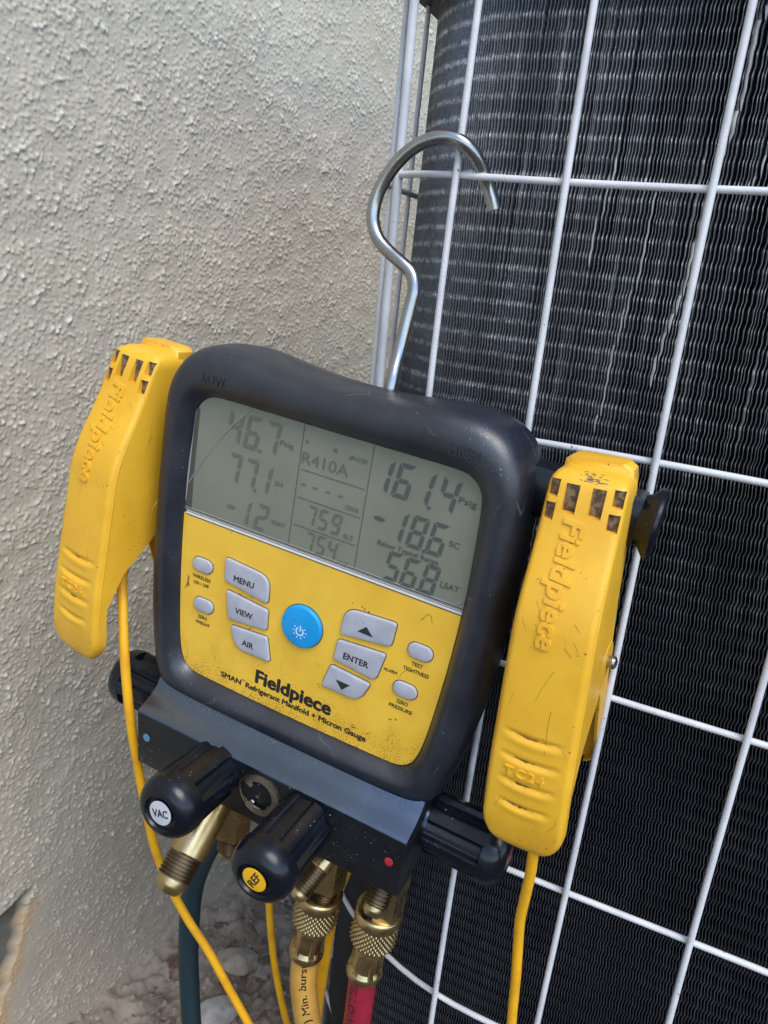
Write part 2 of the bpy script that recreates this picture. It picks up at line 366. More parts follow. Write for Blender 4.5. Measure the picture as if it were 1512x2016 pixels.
# ================================================================== SETTING
def smooth_noise(nx, ny, dx, wl, bw=.35):
    """band limited gaussian noise of wavelength wl on an nx*ny grid with step dx"""
    fx = np.fft.fftfreq(nx, dx)[:, None]; fy = np.fft.rfftfreq(ny, dx)[None, :]
    k = np.sqrt(fx ** 2 + fy ** 2) * wl
    amp = np.exp(-((k - 1) / bw) ** 2 / 2)
    q = np.fft.irfft2(np.fft.rfft2(rng.standard_normal((nx, ny))) * amp, s=(nx, ny)); return q / q.std()
def grid_mesh(name, P, material, attrs=None):
    nx, ny = P.shape[:2]; me = bpy.data.meshes.new(name)
    idx = np.arange(nx * ny).reshape(nx, ny)
    q = np.stack([idx[:-1, :-1], idx[1:, :-1], idx[1:, 1:], idx[:-1, 1:]], -1).reshape(-1, 4)
    me.vertices.add(nx * ny); me.vertices.foreach_set('co', P.reshape(-1).astype(np.float32))
    me.loops.add(q.size); me.loops.foreach_set('vertex_index', q.reshape(-1).astype(np.int32))
    me.polygons.add(len(q)); me.polygons.foreach_set('loop_start', np.arange(0, q.size, 4, dtype=np.int32))
    me.polygons.foreach_set('use_smooth', np.ones(len(q), dtype=bool))
    me.update(calc_edges=True); me.materials.append(material)
    for k, a in (attrs or {}).items():
        at = me.attributes.new(k, 'FLOAT', 'POINT'); at.data.foreach_set('value', a.reshape(-1).astype(np.float32))
    return me

# ---- stucco wall: plane through (-449,497)..(-432,656) in plan, relief is real geometry
wdir = np.array([0.0643, 0.9979]); wn = np.array([0.9979, -0.0643]); wp = np.array([-449.0, 497.0])
y0, y1, z0, z1, st = 312.0, 1015.0, -735.0, 350.0, 0.96
nx, ny = int((y1 - y0) / st), int((z1 - z0) / st)
a = np.linspace(y0, y1, nx)[:, None] * np.ones((1, ny)); zz = np.ones((nx, 1)) * np.linspace(z0, z1, ny)[None, :]
n2 = smooth_noise(nx, ny, st, 3.6, .2)
def spatter(p, sig, dens, aniso=1.0):
    imp = (rng.random((nx, ny)) < p * dens) * rng.uniform(.45, 1.0, (nx, ny))
    fx = np.fft.fftfreq(nx, st)[:, None]; fy = np.fft.rfftfreq(ny, st)[None, :]
    g_ = np.exp(-2 * PI ** 2 * sig ** 2 * (fx ** 2 * aniso ** 2 + fy ** 2)); q = np.fft.irfft2(np.fft.rfft2(imp) * g_, s=(nx, ny))
    return q * 2 * PI * sig ** 2 * aniso / st ** 2
lf = smooth_noise(nx, ny, st, 90, .6); m2 = smooth_noise(nx, ny, st, 30, .5)
dn = np.clip(1.0 + .18 * lf + .30 * m2, .45, 1.9); k_ = st ** 2
blob = np.tanh(spatter(.040 * k_, .70, dn) * 1.6 / 1.5) * 1.5 + np.tanh(spatter(.09 * k_, .5, dn) * .95 / 1.0) * 1.0 + np.tanh(spatter(.003 * k_, 1.1, dn) * 1.7 / 1.8) * 1.8
strk = spatter(.004 * k_, 1.0, dn, 3.2) * .5
hgt = blob + .12 * m2 + .25 * lf + .07 * n2
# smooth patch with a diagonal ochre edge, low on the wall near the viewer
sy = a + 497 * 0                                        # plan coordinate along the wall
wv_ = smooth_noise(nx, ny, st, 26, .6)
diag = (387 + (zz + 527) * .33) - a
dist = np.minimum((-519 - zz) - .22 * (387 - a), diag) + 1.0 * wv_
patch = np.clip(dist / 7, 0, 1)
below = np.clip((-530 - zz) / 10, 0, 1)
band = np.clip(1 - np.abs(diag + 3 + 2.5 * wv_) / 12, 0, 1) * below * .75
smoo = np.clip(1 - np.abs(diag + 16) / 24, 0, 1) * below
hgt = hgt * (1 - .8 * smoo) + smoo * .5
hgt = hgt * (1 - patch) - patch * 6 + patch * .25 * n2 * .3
X = wp[0] + (a - 497) * wdir[0] + hgt * wn[0]; Yw = 497 + (a - 497) * wdir[1] + hgt * wn[1]
P = np.stack([X * S, Yw * S, zz * S + H], -1)
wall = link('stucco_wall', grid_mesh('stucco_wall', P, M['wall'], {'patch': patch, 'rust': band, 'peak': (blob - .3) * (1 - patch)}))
tag(wall, 'rough grey beige stucco house wall filling the left side behind the gauge', 'wall')
# the wall goes on past the detailed area, and has a body behind its face
mb = MB()
def wpt(al, z, off): 
    q = wp + wdir * (al - 497) + wn * off; return W(q[0], q[1], z)
for (aa, ab, za, zb) in ((y0 - 3500, y0, -735, 3300), (y1, y1 + 5000, -735, 3300), (y0, y1, z1, 3300)):
    mb.quads([[wpt(aa, za, -.5), wpt(ab, za, -.5), wpt(ab, zb, -.5), wpt(aa, zb, -.5)], [wpt(aa, za, -180), wpt(ab, za, -180), wpt(ab, zb, -180), wpt(aa, zb, -180)]], cap0=True, cap1=True)
mb.quads([[wpt(y0, -735, -14), wpt(y1, -735, -14), wpt(y1, z1, -14), wpt(y0, z1, -14)], [wpt(y0, -735, -170), wpt(y1, -735, -170), wpt(y1, z1, -170), wpt(y0, z1, -170)]], cap0=True, cap1=True)
mb.build('wall_body', M['wall'], wall, smooth=0)

# ---- ground
st = 1.8; gx = np.arange(-520, 200, st); gy = np.arange(330, 1000, st)
A, B = np.meshgrid(gx, gy, indexing='ij'); nx, ny = A.shape
hz = 2.2 * smooth_noise(nx, ny, st, 60, .6) + 1.3 * smooth_noise(nx, ny, st, 22, .4) + np.maximum(smooth_noise(nx, ny, st, 11, .35) - .5, 0) * 2.2 + np.maximum(smooth_noise(nx, ny, st, 6, .3) - .6, 0) * 1.3
hz += 10 * np.clip((-405 - A) / 45, 0, 1) ** 1.5            # soil banked against the wall
P = np.stack([A * S, B * S, (hz - 720) * S + H], -1)
g1 = link('ground', grid_mesh('ground', P, M['ground'])); tag(g1, kind='structure')
mb = MB(); mb.poly([(-60, -60, -.012), (60, -60, -.012), (60, 60, -.012), (-60, 60, -.012)])
g2 = mb.build('ground', mat('darkened_outer_ground', (0.05, 0.042, 0.034), .95, var=(.075, .065, .05), vscale=6), smooth=0); tag(g2, kind='structure')  # unseen outer ground, darkened so the gauge's front reflects less light

def rock(name, c, r, material, label, cat='stone', seed=1, flat=.6, rot=0):
    import bmesh
    bm = bmesh.new(); bmesh.ops.create_icosphere(bm, subdivisions=4, radius=1)
    rr = random.Random(seed); ds = [Vector((rr.uniform(-1, 1), rr.uniform(-1, 1), rr.uniform(-1, 1))).normalized() for _ in range(16)]; hs = [rr.uniform(.62, .88) for _ in ds]
    from mathutils import noise as mn
    for v in bm.verts:
        p = v.co.copy()
        for d, h in zip(ds, hs):
            k = p.dot(d)
            if k > h: p -= d * (k - h) * .9
        p += p.normalized() * (mn.noise(p * 3 + Vector((seed, 0, 0))) * .06 + mn.noise(p * 9) * .025)
        q = Vector((p.x * r[0], p.y * r[1], p.z * r[2])); q.rotate(Matrix.Rotation(rot, 3, 'Z')); v.co = q * S
    me = bpy.data.meshes.new(name); bm.to_mesh(me); bm.free(); me.materials.append(material)
    me.polygons.foreach_set('use_smooth', [True] * len(me.polygons))
    o = link(name, me); o.location = W(*c); return tag(o, label, cat)
rock('rock', (-362, 571, -711), (27, 20, 13), M['stone'], 'pale tan rounded stone on the dirt between the teal hose and the gauge', seed=5, rot=.2)
rock('rock', (-344, 512, -714), (24, 20, 12), M['stonew'], 'whitish broken stone at the bottom edge under the diagonal yellow cable', seed=9, rot=.8)
rock('rock', (-411, 533, -714), (20, 14, 9), M['leaf'], 'dark reddish brown lump lying near the foot of the wall', seed=14, rot=-.5)
mb = MB(); rr = random.Random(3)
for i in range(2600):
    x = rr.uniform(-425, -140) if rr.random() < .93 else rr.uniform(-140, 150); y = rr.uniform(400, 880); s = rr.choice((.7, .7, 1, 1, 1.5, 1.5, 2, 3, 4.5)) * rr.uniform(.6, 1.3)
    an = rr.uniform(0, PI); el = rr.choice((1, 1.3, 3, 5)); hgt_ = s * rr.uniform(.35, .8) if el < 2 else s * .35
    ca, sa = math.cos(an), math.sin(an); zb = -720 + rr.uniform(-.5, 2.0); k = 6; base = []
    for j in range(k):
        t = 2 * PI * j / k; px, py = math.cos(t) * s * el * rr.uniform(.7, 1.1), math.sin(t) * s * rr.uniform(.7, 1.1)
        base.append((x + px * ca - py * sa, y + px * sa + py * ca))
    mb.quads([[W(u, v, zb - .5) for u, v in base], [W(x + (u - x) * .75, y + (v - y) * .75, zb + hgt_ * rr.uniform(.8, 1.1)) for u, v in base]], cap1=True, mi=rr.choice((0, 0, 0, 0, 3, 3, 1, 2)))
tag(mb.build('ground_litter', [M['debris'], M['stone'], M['leaf'], M['ground']], smooth=0), 'small chips, twigs and crumbs scattered on the dirt by the wall', 'litter', kind='stuff')
for i, (pts, lab) in enumerate(((((-405, 640), (-385, 628), (-366, 622), (-350, 607)), 'pale curled dry leaf strip between wall foot and tan stone'),
                 (((-395, 690), (-385, 672), (-372, 676), (-357, 668)), 'whitish dry leaf scrap farthest back on the dirt'))):
    mb = MB(); c = catmull([(x, y, 0) for x, y in pts], 6); rings = []
    for j, p in enumerate(c):
        f = math.sin(PI * (j + .5) / len(c)) * 6 + .8; rings.append([W(p.x + .3 * f, p.y + f, -714 + 3 * math.sin(j * .8)), W(p.x, p.y, -716 + 3 * math.sin(j * .8)), W(p.x - .3 * f, p.y - f, -713 + 3 * math.sin(j * .8 + .6)), W(p.x, p.y, -716.8 + 3 * math.sin(j * .8))])
    tag(mb.quads(rings, cap0=True, cap1=True).build('dry_leaf', M['stonew'] if i else M['debris']), lab, 'leaf')

# ================================================================== CONDENSER UNIT
unit = empty('condenser_unit', Matrix.Translation(W(20, 600, -720)), 'large outdoor air conditioner condenser with dark finned coil behind a white wire guard', 'air conditioner')
UL = Vector(W(20, 600, -720))
def U(x, y, z): return tuple(Vector(W(x, y, z)) - UL)

# ---- guard path in plan; lower rings have a rounder corner
def gpath(z):
    t = (55 - z) / 487.0; r = (70 + 110 * t); XL = -220 - 32 * t
    return r, XL
def gpt(s, z, off=0.0):
    """s: arc position; s=0 where the corner starts, positive to the right along the face, then round the corner and back"""
    r, XL = gpath(z); cx, cy = XL + r, 390 + r
    if s >= 0: x, y, nx_, ny_ = cx + s, 390.0, 0, -1
    elif -s <= r * PI / 2:
        a_ = -s / r; x, y, nx_, ny_ = cx - r * math.sin(a_), cy - r * math.cos(a_), -math.sin(a_), -math.cos(a_)
    else:
        q = -s - r * PI / 2; x, y, nx_, ny_ = XL, cy + q, -1, 0
    return Vector(((x + nx_ * off) * G, (y + ny_ * off) * G, z * G))
WR = 1.72
ZR = [55.29, -68.19, -193.17, -318.10, -431.98, -552.0, -655.0]
def ring_path(z):
    r, XL = gpath(z); cx = XL + r
    ss = [700 - cx] + list(np.linspace(500 - cx, 0, 20)) + [-r * PI / 2 * k / 20 for k in range(1, 21)] + [-r * PI / 2 - q for q in (60, 150, 300, 480, 640)]
    return [gpt(s, z) for s in ss]
def wob(p, k, amp=.7): return Vector((p.x, p.y, p.z + amp * math.sin(p.x * .021 + k * 2.1)))
for k, z in enumerate(ZR):
    mb = MB(); tube(mb, [wob(p, k) for p in ring_path(z)], WR, 10); mb.build('guard_ring', M['wire'], unit, U)
# vertical wires on the face, given by their x at the guard plane (390 scale)
def vwire(xs, rad=WR, off=3.3):
    mb = MB(); pts = []
    for z in np.linspace(175, -690, 26):
        r, XL = gpath(z); cx = XL + r; x = xs
        if x >= cx: s = x - cx; p = gpt(s, z, off)
        else:
            sn = min(1, (cx - x) / r); a_ = math.asin(sn); p = gpt(-r * a_, z, off)
        p.x += .6 * math.sin(z * .013 + xs); pts.append(p)
    tube(mb, pts, rad, 10); return mb.build('guard_wire', M['wire'], unit, U)
for x in (34.21 - 2 * 66 + 198, 34.21 + 66, 34.21 + 132, 34.21 + 198, 34.21 + 264, 34.21 + 330, 34.21 + 396, 34.21, -33.27, -97.57, -152.2):
    if abs(x - (34.21 + 66)) < .5 and x > 100.3: continue
    vwire(x)
def lwire(top, bot, rad):
    """wire at the corner or on the left side, by plan position at the top ring and at the sixth ring"""
    mb = MB(); pts = []
    for z in np.linspace(175, -690, 12):
        t = (55 - z) / 487; pts.append(Vector((top[0] + (bot[0] - top[0]) * t, top[1] + (bot[1] - top[1]) * t, z)) * G)
    tube(mb, pts, rad, 12); return mb.build('guard_wire', M['wire'], unit, U)
lwire((-191.5, 403), (-204, 446), 2.35)
lwire((-219.5, 452), (-236, 500), 1.6)
lwire((-220.5, 482), (-246, 540), 1.5)
for d in (545, 610, 675, 740, 805, 870): lwire((-222, d), (-254, d), 1.6)

# ---- finned coil
YC, RC, XLC = 404.0, 72.0, -204.5
PITCH = 1.70; PER = 8.8
corner_len = RC * PI / 2
def cpt(s):     # s=0 at corner start; returns position and outward normal in plan
    if s >= 0: return (XLC + RC + s, YC, 0.0, -1.0)
    if -s <= corner_len:
        a_ = -s / RC; return (XLC + RC - RC * math.sin(a_), YC + RC - RC * math.cos(a_), -math.sin(a_), -math.cos(a_))
    return (XLC, YC + RC - s - corner_len, -1.0, 0.0)
s_lo, s_hi = -corner_len - 330, 330 - (XLC + RC)
nf = int((s_hi - s_lo) / PITCH)
lev = []; z = 156.0
while z > -700:
    lev += [z, z - PER * .6]; z -= PER
lev = np.array(lev); nl = len(lev)
zig = np.where(np.arange(nl) % 2 == 0, -.43, .43)
i_ = np.arange(nf)
def vnoise(nx, ny, wx, wy):
    q = rng.standard_normal((int(nx / wx) + 3, int(ny / wy) + 3)); gx_ = np.linspace(0, q.shape[0] - 1.001, nx); gy_ = np.linspace(0, q.shape[1] - 1.001, ny)
    ix, iy = gx_.astype(int), gy_.astype(int); fx, fy = (gx_ - ix)[:, None], (gy_ - iy)[None, :]; fx = fx * fx * (3 - 2 * fx); fy = fy * fy * (3 - 2 * fy)
    return q[ix][:, iy] * (1 - fx) * (1 - fy) + q[ix + 1][:, iy] * fx * (1 - fy) + q[ix][:, iy + 1] * (1 - fx) * fy + q[ix + 1][:, iy + 1] * fx * fy
sf = s_lo + i_ * PITCH
xf_ = np.array([cpt(s)[0] for s in sf])
dmg = np.clip((lev[None, :] + 210) / 220, 0, 1) * np.clip((70 - xf_[:, None]) / 70, .14, 1)     # hail and wear, strongest high up on the left
front = vnoise(nf, nl, 2.2, 26) * .48 * (.10 + dmg) + vnoise(nf, nl, 7, 40) * .3 * dmg + vnoise(nf, nl, 1.2, 9) * .16 * (.3 + dmg)
edge_w = .15 + .05 * np.abs(vnoise(nf, nl, 1, 5)) + np.clip(vnoise(nf, nl, 1.0, 12) - 1.15, 0, 1) * .5 * dmg
crush = np.zeros((nf, nl), bool)
for (x0, ztop, zbot, wd_) in ((-28, 130, 25, .95), (-38, 35, -30, .8), (-62, 5, -60, .5), (-8, 150, 60, .55), (-58, 60, -5, .5), (-80, 70, 20, .5), (22, 130, 60, .5), (-100, 150, 95, .5)):
    for zi, zv in enumerate(lev):
        if zbot < zv < ztop:
            ii = int(np.argmin(np.abs(xf_ - (x0 + (zv - ztop) * .10 + 1.2 * math.sin(zv * .09)))));
            edge_w[ii, zi] = wd_ * (.6 + .4 * abs(math.sin(zv * 1.7 + x0))); crush[ii, zi] = True
verts = np.zeros((nf, nl, 4, 3)); DEP = 13.0
for i, s in enumerate(sf):
    px_, py_, nx_, ny_ = cpt(s); tx, ty = -ny_, nx_                    # tangent to the right
    ctr = zig * (1 - .5 * np.clip(dmg[i], 0, 1)) + front[i]; bk_ = zig
    for q, (o, dep, sgn) in enumerate(((ctr, 0, -1), (ctr, 0, 1), (bk_, DEP, 1), (bk_, DEP, -1))):
        ww = (edge_w[i] if q < 2 else .12) * sgn
        verts[i, :, q, 0] = px_ + tx * (o + ww) - nx_ * dep; verts[i, :, q, 1] = py_ + ty * (o + ww) - ny_ * dep; verts[i, :, q, 2] = lev
idx = np.arange(nf * nl * 4).reshape(nf, nl, 4)
faces = []; mi = []
for (q0, q1, k) in ((0, 1, 1), (1, 2, 0), (3, 0, 0)):
    f = np.stack([idx[:, :-1, q0], idx[:, :-1, q1], idx[:, 1:, q1], idx[:, 1:, q0]], -1).reshape(-1, 4); faces.append(f)
    mm = np.full((nf, nl - 1), k, np.int32)
    if k == 1: mm[crush[:, :-1]] = 2
    mi.append(mm.reshape(-1))
faces = np.concatenate(faces); mi = np.concatenate(mi)
vv = verts.reshape(-1, 3) * S; vv[:, 2] += H; vv -= np.array(UL)
me = bpy.data.meshes.new('coil_fins'); me.vertices.add(len(vv)); me.vertices.foreach_set('co', vv.reshape(-1).astype(np.float32))
me.loops.add(faces.size); me.loops.foreach_set('vertex_index', faces.reshape(-1).astype(np.int32)); me.polygons.add(len(faces))
me.polygons.foreach_set('loop_start', np.arange(0, faces.size, 4, dtype=np.int32)); me.update(calc_edges=True)
for m in ('fin', 'finedge', 'findust'): me.materials.append(M[m])
me.polygons.foreach_set('material_index', mi)
crest = (np.repeat(rng.uniform(.35, 1.1, (nl + 1) // 2), 2)[:nl])[None, :] * (.25 + .65 * np.clip(.5 + vnoise(nf, nl, 8, 14) * .6, 0, 1))
dust = np.clip(crest * np.clip(dmg * 1.25, .03, 1) + .22 * dmg, 0, 1)
at = me.attributes.new('dust', 'FLOAT', 'POINT'); at.data.foreach_set('value', np.repeat(dust.reshape(-1), 4).astype(np.float32))
tag(link('coil_fins', me, unit), kind='stuff')
mb = MB(); ss = list(np.linspace(s_lo, s_hi, 90)); ra, rb = [], []
for s in ss:
    x, y, nx_, ny_ = cpt(s); ra.append((x - nx_ * (DEP - .5), y - ny_ * (DEP - .5))); rb.append((x - nx_ * (DEP + 14), y - ny_ * (DEP + 14)))
out = ra + rb[::-1]
mb.quads([[(x, y, 160) for x, y in out], [(x, y, -702) for x, y in out]], cap0=True, cap1=True); mb.build('coil_core', M['core'], unit, U)
# tubes crossing the fins behind their front edge
mb = MB()
for k in range(42):
    z = 156 - PER * 1.3 - k * PER * 2
    tube(mb, [Vector((cpt(s)[0] - cpt(s)[2] * 8.5, cpt(s)[1] - cpt(s)[3] * 8.5, z)) for s in np.linspace(s_lo, s_hi, 60)], 2.6, 6)
tag(mb.build('coil_tubes', M['core'], unit, U), kind='stuff')
def rrect(x0, x1, y0, y1, r, n=12):
    return [(x1, y0)] + [(x0 + r - r * math.sin(t), y0 + r - r * math.cos(t)) for t in [PI / 2 * k / n for k in range(n + 1)]] + [(x0, y1), (x1, y1)]
mb = MB(); o1 = rrect(-213, 760, 385, 1150, 62)
mb.quads([[(x, y, z) for x, y in offset(o1, ofs)] for z, ofs in ((151.5, 1), (152.5, 0), (196, 0), (204, 3), (206, 9))], cap0=True, cap1=True)
mb.build('top_cover', M['lid'], unit, U)
mb = MB(); o1 = rrect(-222, 760, 372, 1150, 70)
mb.quads([[(x, y, z) for x, y in o1] for z in (-719.5, -703)], cap0=True, cap1=True); mb.build('base_pan', M['lid'], unit, U)

# ================================================================== GAUGE (the manifold)
dev = empty('manifold_gauge', DEVM, 'yellow and black digital refrigerant gauge hanging by a steel hook on the wire guard', 'pressure gauge')
CY = -32.0
def half(pts): return [(x, y) for x, y in pts] + [(-x, y) for x, y in reversed(pts) if x > .01]
outer = catmull([(x, y, 0) for x, y in half([(0, -123.6), (24, -124.4), (44, -127), (60, -128.6), (74, -127.2), (85.5, -121), (93, -110), (96.2, -96), (97.3, -65), (97.8, -30), (97.2, 5), (95.2, 30), (91.5, 54), (87.5, 66), (80, 71.5), (60, 73.5), (30, 74), (0, 74)])], 6, True)
panel = catmull([(x, y, 0) for x, y in half([(0, -103.2), (40, -103.3), (64, -103.2), (71, -101.6), (75.8, -97.2), (78, -89), (79.6, -60), (80, -37), (79.3, -10), (78, 12), (76.3, 32), (74, 45), (70.5, 52), (64, 55.3), (52, 56), (0, 56.6)])], 6, True)
NA = 200
def polar(curve, ang):
    pts = [(math.atan2(p.y - CY, p.x), math.hypot(p.x, p.y - CY)) for p in curve]; pts.sort()
    aa = np.array([p[0] for p in pts]); rr_ = np.array([p[1] for p in pts]); aa = np.concatenate([aa - 2 * PI, aa, aa + 2 * PI]); rr_ = np.tile(rr_, 3)
    return np.interp(ang, aa, rr_)
# angles spaced so that the outline is sampled evenly
dens = np.array([p.length for p in outer]); cum = []
angs = np.unwrap([math.atan2(p.y - CY, p.x) for p in outer + [outer[0]]]); seg = np.concatenate([[0], np.cumsum([(outer[i] - outer[(i + 1) % len(outer)]).length for i in range(len(outer))])])
A_ = np.interp(np.linspace(0, seg[-1], NA, endpoint=False), seg, angs); A_ = (A_ + PI) % (2 * PI) - PI
RO, RI = polar(outer, A_), polar(panel, A_)
def ringp(t, z, extra=0): return [((RI[k] + (RO[k] - RI[k]) * t + extra) * math.cos(A_[k]), CY + (RI[k] + (RO[k] - RI[k]) * t + extra) * math.sin(A_[k]), z) for k in range(NA)]
mb = MB()
prof = [(-.06, 2.2), (0, 1.2), (.02, -.2), (.06, -1.6), (.16, -4.0), (.25, -5.6), (.33, -6.5), (.42, -6.9), (.55, -6.9), (.66, -6.5), (.78, -5.3), (.88, -2.9), (.945, .2), (.985, 4.5), (1.0, 10), (1.0, 16), (.99, 21)]
mb.quads([ringp(t, z) for t, z in prof]); 
mb.quads([ringp(.99, 21), ringp(.95, 21.4), ringp(.95, 22.6)])
mb.build('rubber_boot', M['rubber'], dev, D, 60)
mb = MB(); mb.quads([ringp(.95, 22.4), ringp(.97, 22.7), ringp(.975, 24), ringp(.93, 33), ringp(.85, 40), ringp(.74, 44), ringp(.5, 45)], cap1=True)
mb.build('rear_shell', M['rubber'], dev, D, 50)
text('LOW', -63.8, -113.2, 13.2, 5.0, -6.75, M['rubber'], dev, D, thick=.55, bold=-.004)
text('HIGH', 67.6, -113.6, 13.6, 5.0, -6.75, M['rubber'], dev, D, thick=.55, bold=-.004)

# face panel: yellow printed part and the display window above it
YS = -37.2
pr_ = [((RI[k] * .999) * math.cos(A_[k]), CY + RI[k] * .999 * math.sin(A_[k])) for k in range(NA)]
def clip(poly, ylim, keep_below):
    out = []; m = len(poly)
    for i in range(m):
        a_, b_ = poly[i], poly[(i + 1) % m]; ina = (a_[1] > ylim) == keep_below; inb = (b_[1] > ylim) == keep_below
        if ina: out.append(a_)
        if ina != inb: t = (ylim - a_[1]) / (b_[1] - a_[1]); out.append((a_[0] + (b_[0] - a_[0]) * t, ylim))
    return out
low, upp = clip(pr_, YS, True), clip(pr_, YS, False)
mb = MB(); mb.quads([[(x, y, 3) for x, y in low], [(x, y, 0) for x, y in low]], cap0=True, cap1=True)
face = mb.build('face_panel', M['yellow'], dev, D, 0)
mb = MB(); mb.quads([[(x, y, 4) for x, y in upp], [(x, y, 0.6) for x, y in upp]], cap0=True, cap1=True)
disp = mb.build('display', M['lcd'], dev, D, 0)
# shaded mask along the left and the bottom bevel of the clear cover
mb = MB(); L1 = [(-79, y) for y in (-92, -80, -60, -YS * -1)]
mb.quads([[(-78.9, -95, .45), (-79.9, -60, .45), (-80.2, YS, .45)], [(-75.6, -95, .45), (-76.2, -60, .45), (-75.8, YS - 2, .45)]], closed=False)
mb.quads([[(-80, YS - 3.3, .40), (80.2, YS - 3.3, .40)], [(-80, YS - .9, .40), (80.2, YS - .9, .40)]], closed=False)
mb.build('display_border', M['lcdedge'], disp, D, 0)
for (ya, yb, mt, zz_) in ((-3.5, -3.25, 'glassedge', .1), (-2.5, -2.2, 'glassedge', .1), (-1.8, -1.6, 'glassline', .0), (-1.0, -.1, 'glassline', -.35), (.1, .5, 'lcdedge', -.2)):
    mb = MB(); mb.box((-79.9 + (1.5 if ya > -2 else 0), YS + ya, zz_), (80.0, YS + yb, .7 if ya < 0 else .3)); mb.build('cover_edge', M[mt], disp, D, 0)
for pts, wd_ in (([(-78.8, -54.2), (-74.9, -61.6), (-69.4, -71.0), (-62.5, -81.6), (-55.8, -90.8), (-49.1, -98.3), (-44.6, -102.9)], .32), ([(72.2, -36.9), (75.2, -40.2), (78.9, -43.6)], .3), ([(76.5, -58), (78, -53), (78.3, -47)], .18), ([(-76.3, -101), (-77.6, -95), (-78.6, -80), (-79.4, -62), (-79.9, -44)], .55)):
    mb = MB(); c = catmull([(x, y, .3) for x, y in pts], 6); tube(mb, c, lambda t: wd_ * (.6 + .4 * math.sin(t * 9 + 1)), 6); mb.build('crack', M['glassedge'], disp, D)

SEG = {'0': 'abcdef', '1': 'bc', '2': 'abged', '3': 'abgcd', '4': 'fgbc', '5': 'afgcd', '6': 'afgedc', '7': 'abc', '8': 'abcdefg', '9': 'abcdfg', '-': 'g'}
def digit(ch, cx, cy, h, m):
    wd_ = h * .50; t = h * .125; mb = MB(); g_ = h * .022
    def P_(x, y): return (cx + x - (y) * .13, cy + y, .32)          # italic lean
    hw, hh = wd_ / 2, h / 2
    def hs(y, dirn):
        if dirn == 0: pts = [(-hw + t * .55 + g_, y), (-hw + t + g_, y - t / 2), (hw - t - g_, y - t / 2), (hw - t * .55 - g_, y), (hw - t - g_, y + t / 2), (-hw + t + g_, y + t / 2)]
        elif dirn == 1: pts = [(-hw + g_ * 1.5, y), (hw - g_ * 1.5, y), (hw - t - g_, y + t), (-hw + t + g_, y + t)]
        else: pts = [(-hw + t + g_, y - t), (hw - t - g_, y - t), (hw - g_ * 1.5, y), (-hw + g_ * 1.5, y)]
        return pts
    def vs(x, ya, yb, sg):
        if yb <= .01: return [(x, ya + g_ * 1.5), (x - sg * t, ya + t + g_), (x - sg * t, yb - t * .5 - g_), (x - sg * t * .45, yb - g_), (x, yb - t * .35 - g_)]
        return [(x, yb - g_ * 1.5), (x - sg * t, yb - t - g_), (x - sg * t, ya + t * .5 + g_), (x - sg * t * .45, ya + g_), (x, ya + t * .35 + g_)]
    if ch == '.': mb.poly([(cx - h * .55, cy - h * .5, .32), (cx + h * .55, cy - h * .5, .32), (cx + h * .45, cy + h * .5, .32), (cx - h * .65, cy + h * .5, .32)])
    elif ch == '-': mb.poly([(cx + math.cos(q * PI / 8) * h * .18, cy + math.sin(q * PI / 8) * h * .065, .32) for q in range(16)])
    else:
        k = {'a': hs(-hh, 1), 'g': hs(0, 0), 'd': hs(hh, 2), 'f': vs(-hw, -hh, 0, -1), 'b': vs(hw, -hh, 0, 1), 'e': vs(-hw, 0, hh, -1), 'c': vs(hw, 0, hh, 1)}
        for s in SEG[ch]: mb.poly([P_(x, y) for x, y in k[s]])
    mb.build('digit', m, disp, D, 0)
DIG = [('4', -53.7, -91.1, 16.8), ('6', -43.1, -90.9, 16.8), ('7', -32.0, -91.2, 16.8), ('.', -38.0, -83.0, 1.6), ('7', -52, -70.0, 15.6), ('7', -42, -69.9, 15.6), ('1', -33.6, -69.7, 15.6), ('.', -38.0, -62.1, 1.6),
 ('-', -51.2, -49.2, 15.1), ('1', -43.2, -48.9, 14.2), ('2', -32.4, -49.2, 14.2), ('7', -4.6, -59.2, 10.6), ('5', 2.4, -59.2, 10.6), ('9', 9.5, -59.2, 10.6), ('7', -3.6, -45.6, 10.2), ('5', 3.0, -45.7, 10.2), ('4', 9.5, -45.7, 10.2),
 ('1', 29.2, -90.4, 17.0), ('6', 39.9, -90.4, 17.0), ('1', 49.8, -90.4, 17.0), ('4', 62.0, -90.6, 17.0), ('.', 54.2, -82.0, 1.5), ('-', 31.3, -69.3, 16.8), ('1', 40.7, -68.8, 16.2), ('8', 51.2, -68.7, 16.2), ('.', 55.9, -61.0, 1.5), ('6', 61.2, -68.7, 16.2),
 ('5', 42.3, -48.3, 15.2), ('6', 51.5, -48.2, 15.2), ('.', 56.4, -41.0, 1.5), ('8', 61.4, -48.3, 15.2), ('-', -11.3, -73.6, 7.9), ('-', -4.4, -73.6, 7.9), ('-', 2.7, -73.7, 7.8), ('-', 9.4, -73.7, 7.7)]
for c, x, y, h in DIG: digit(c, x, y, h, M['seg'] if x > 25 else M['seglight'])
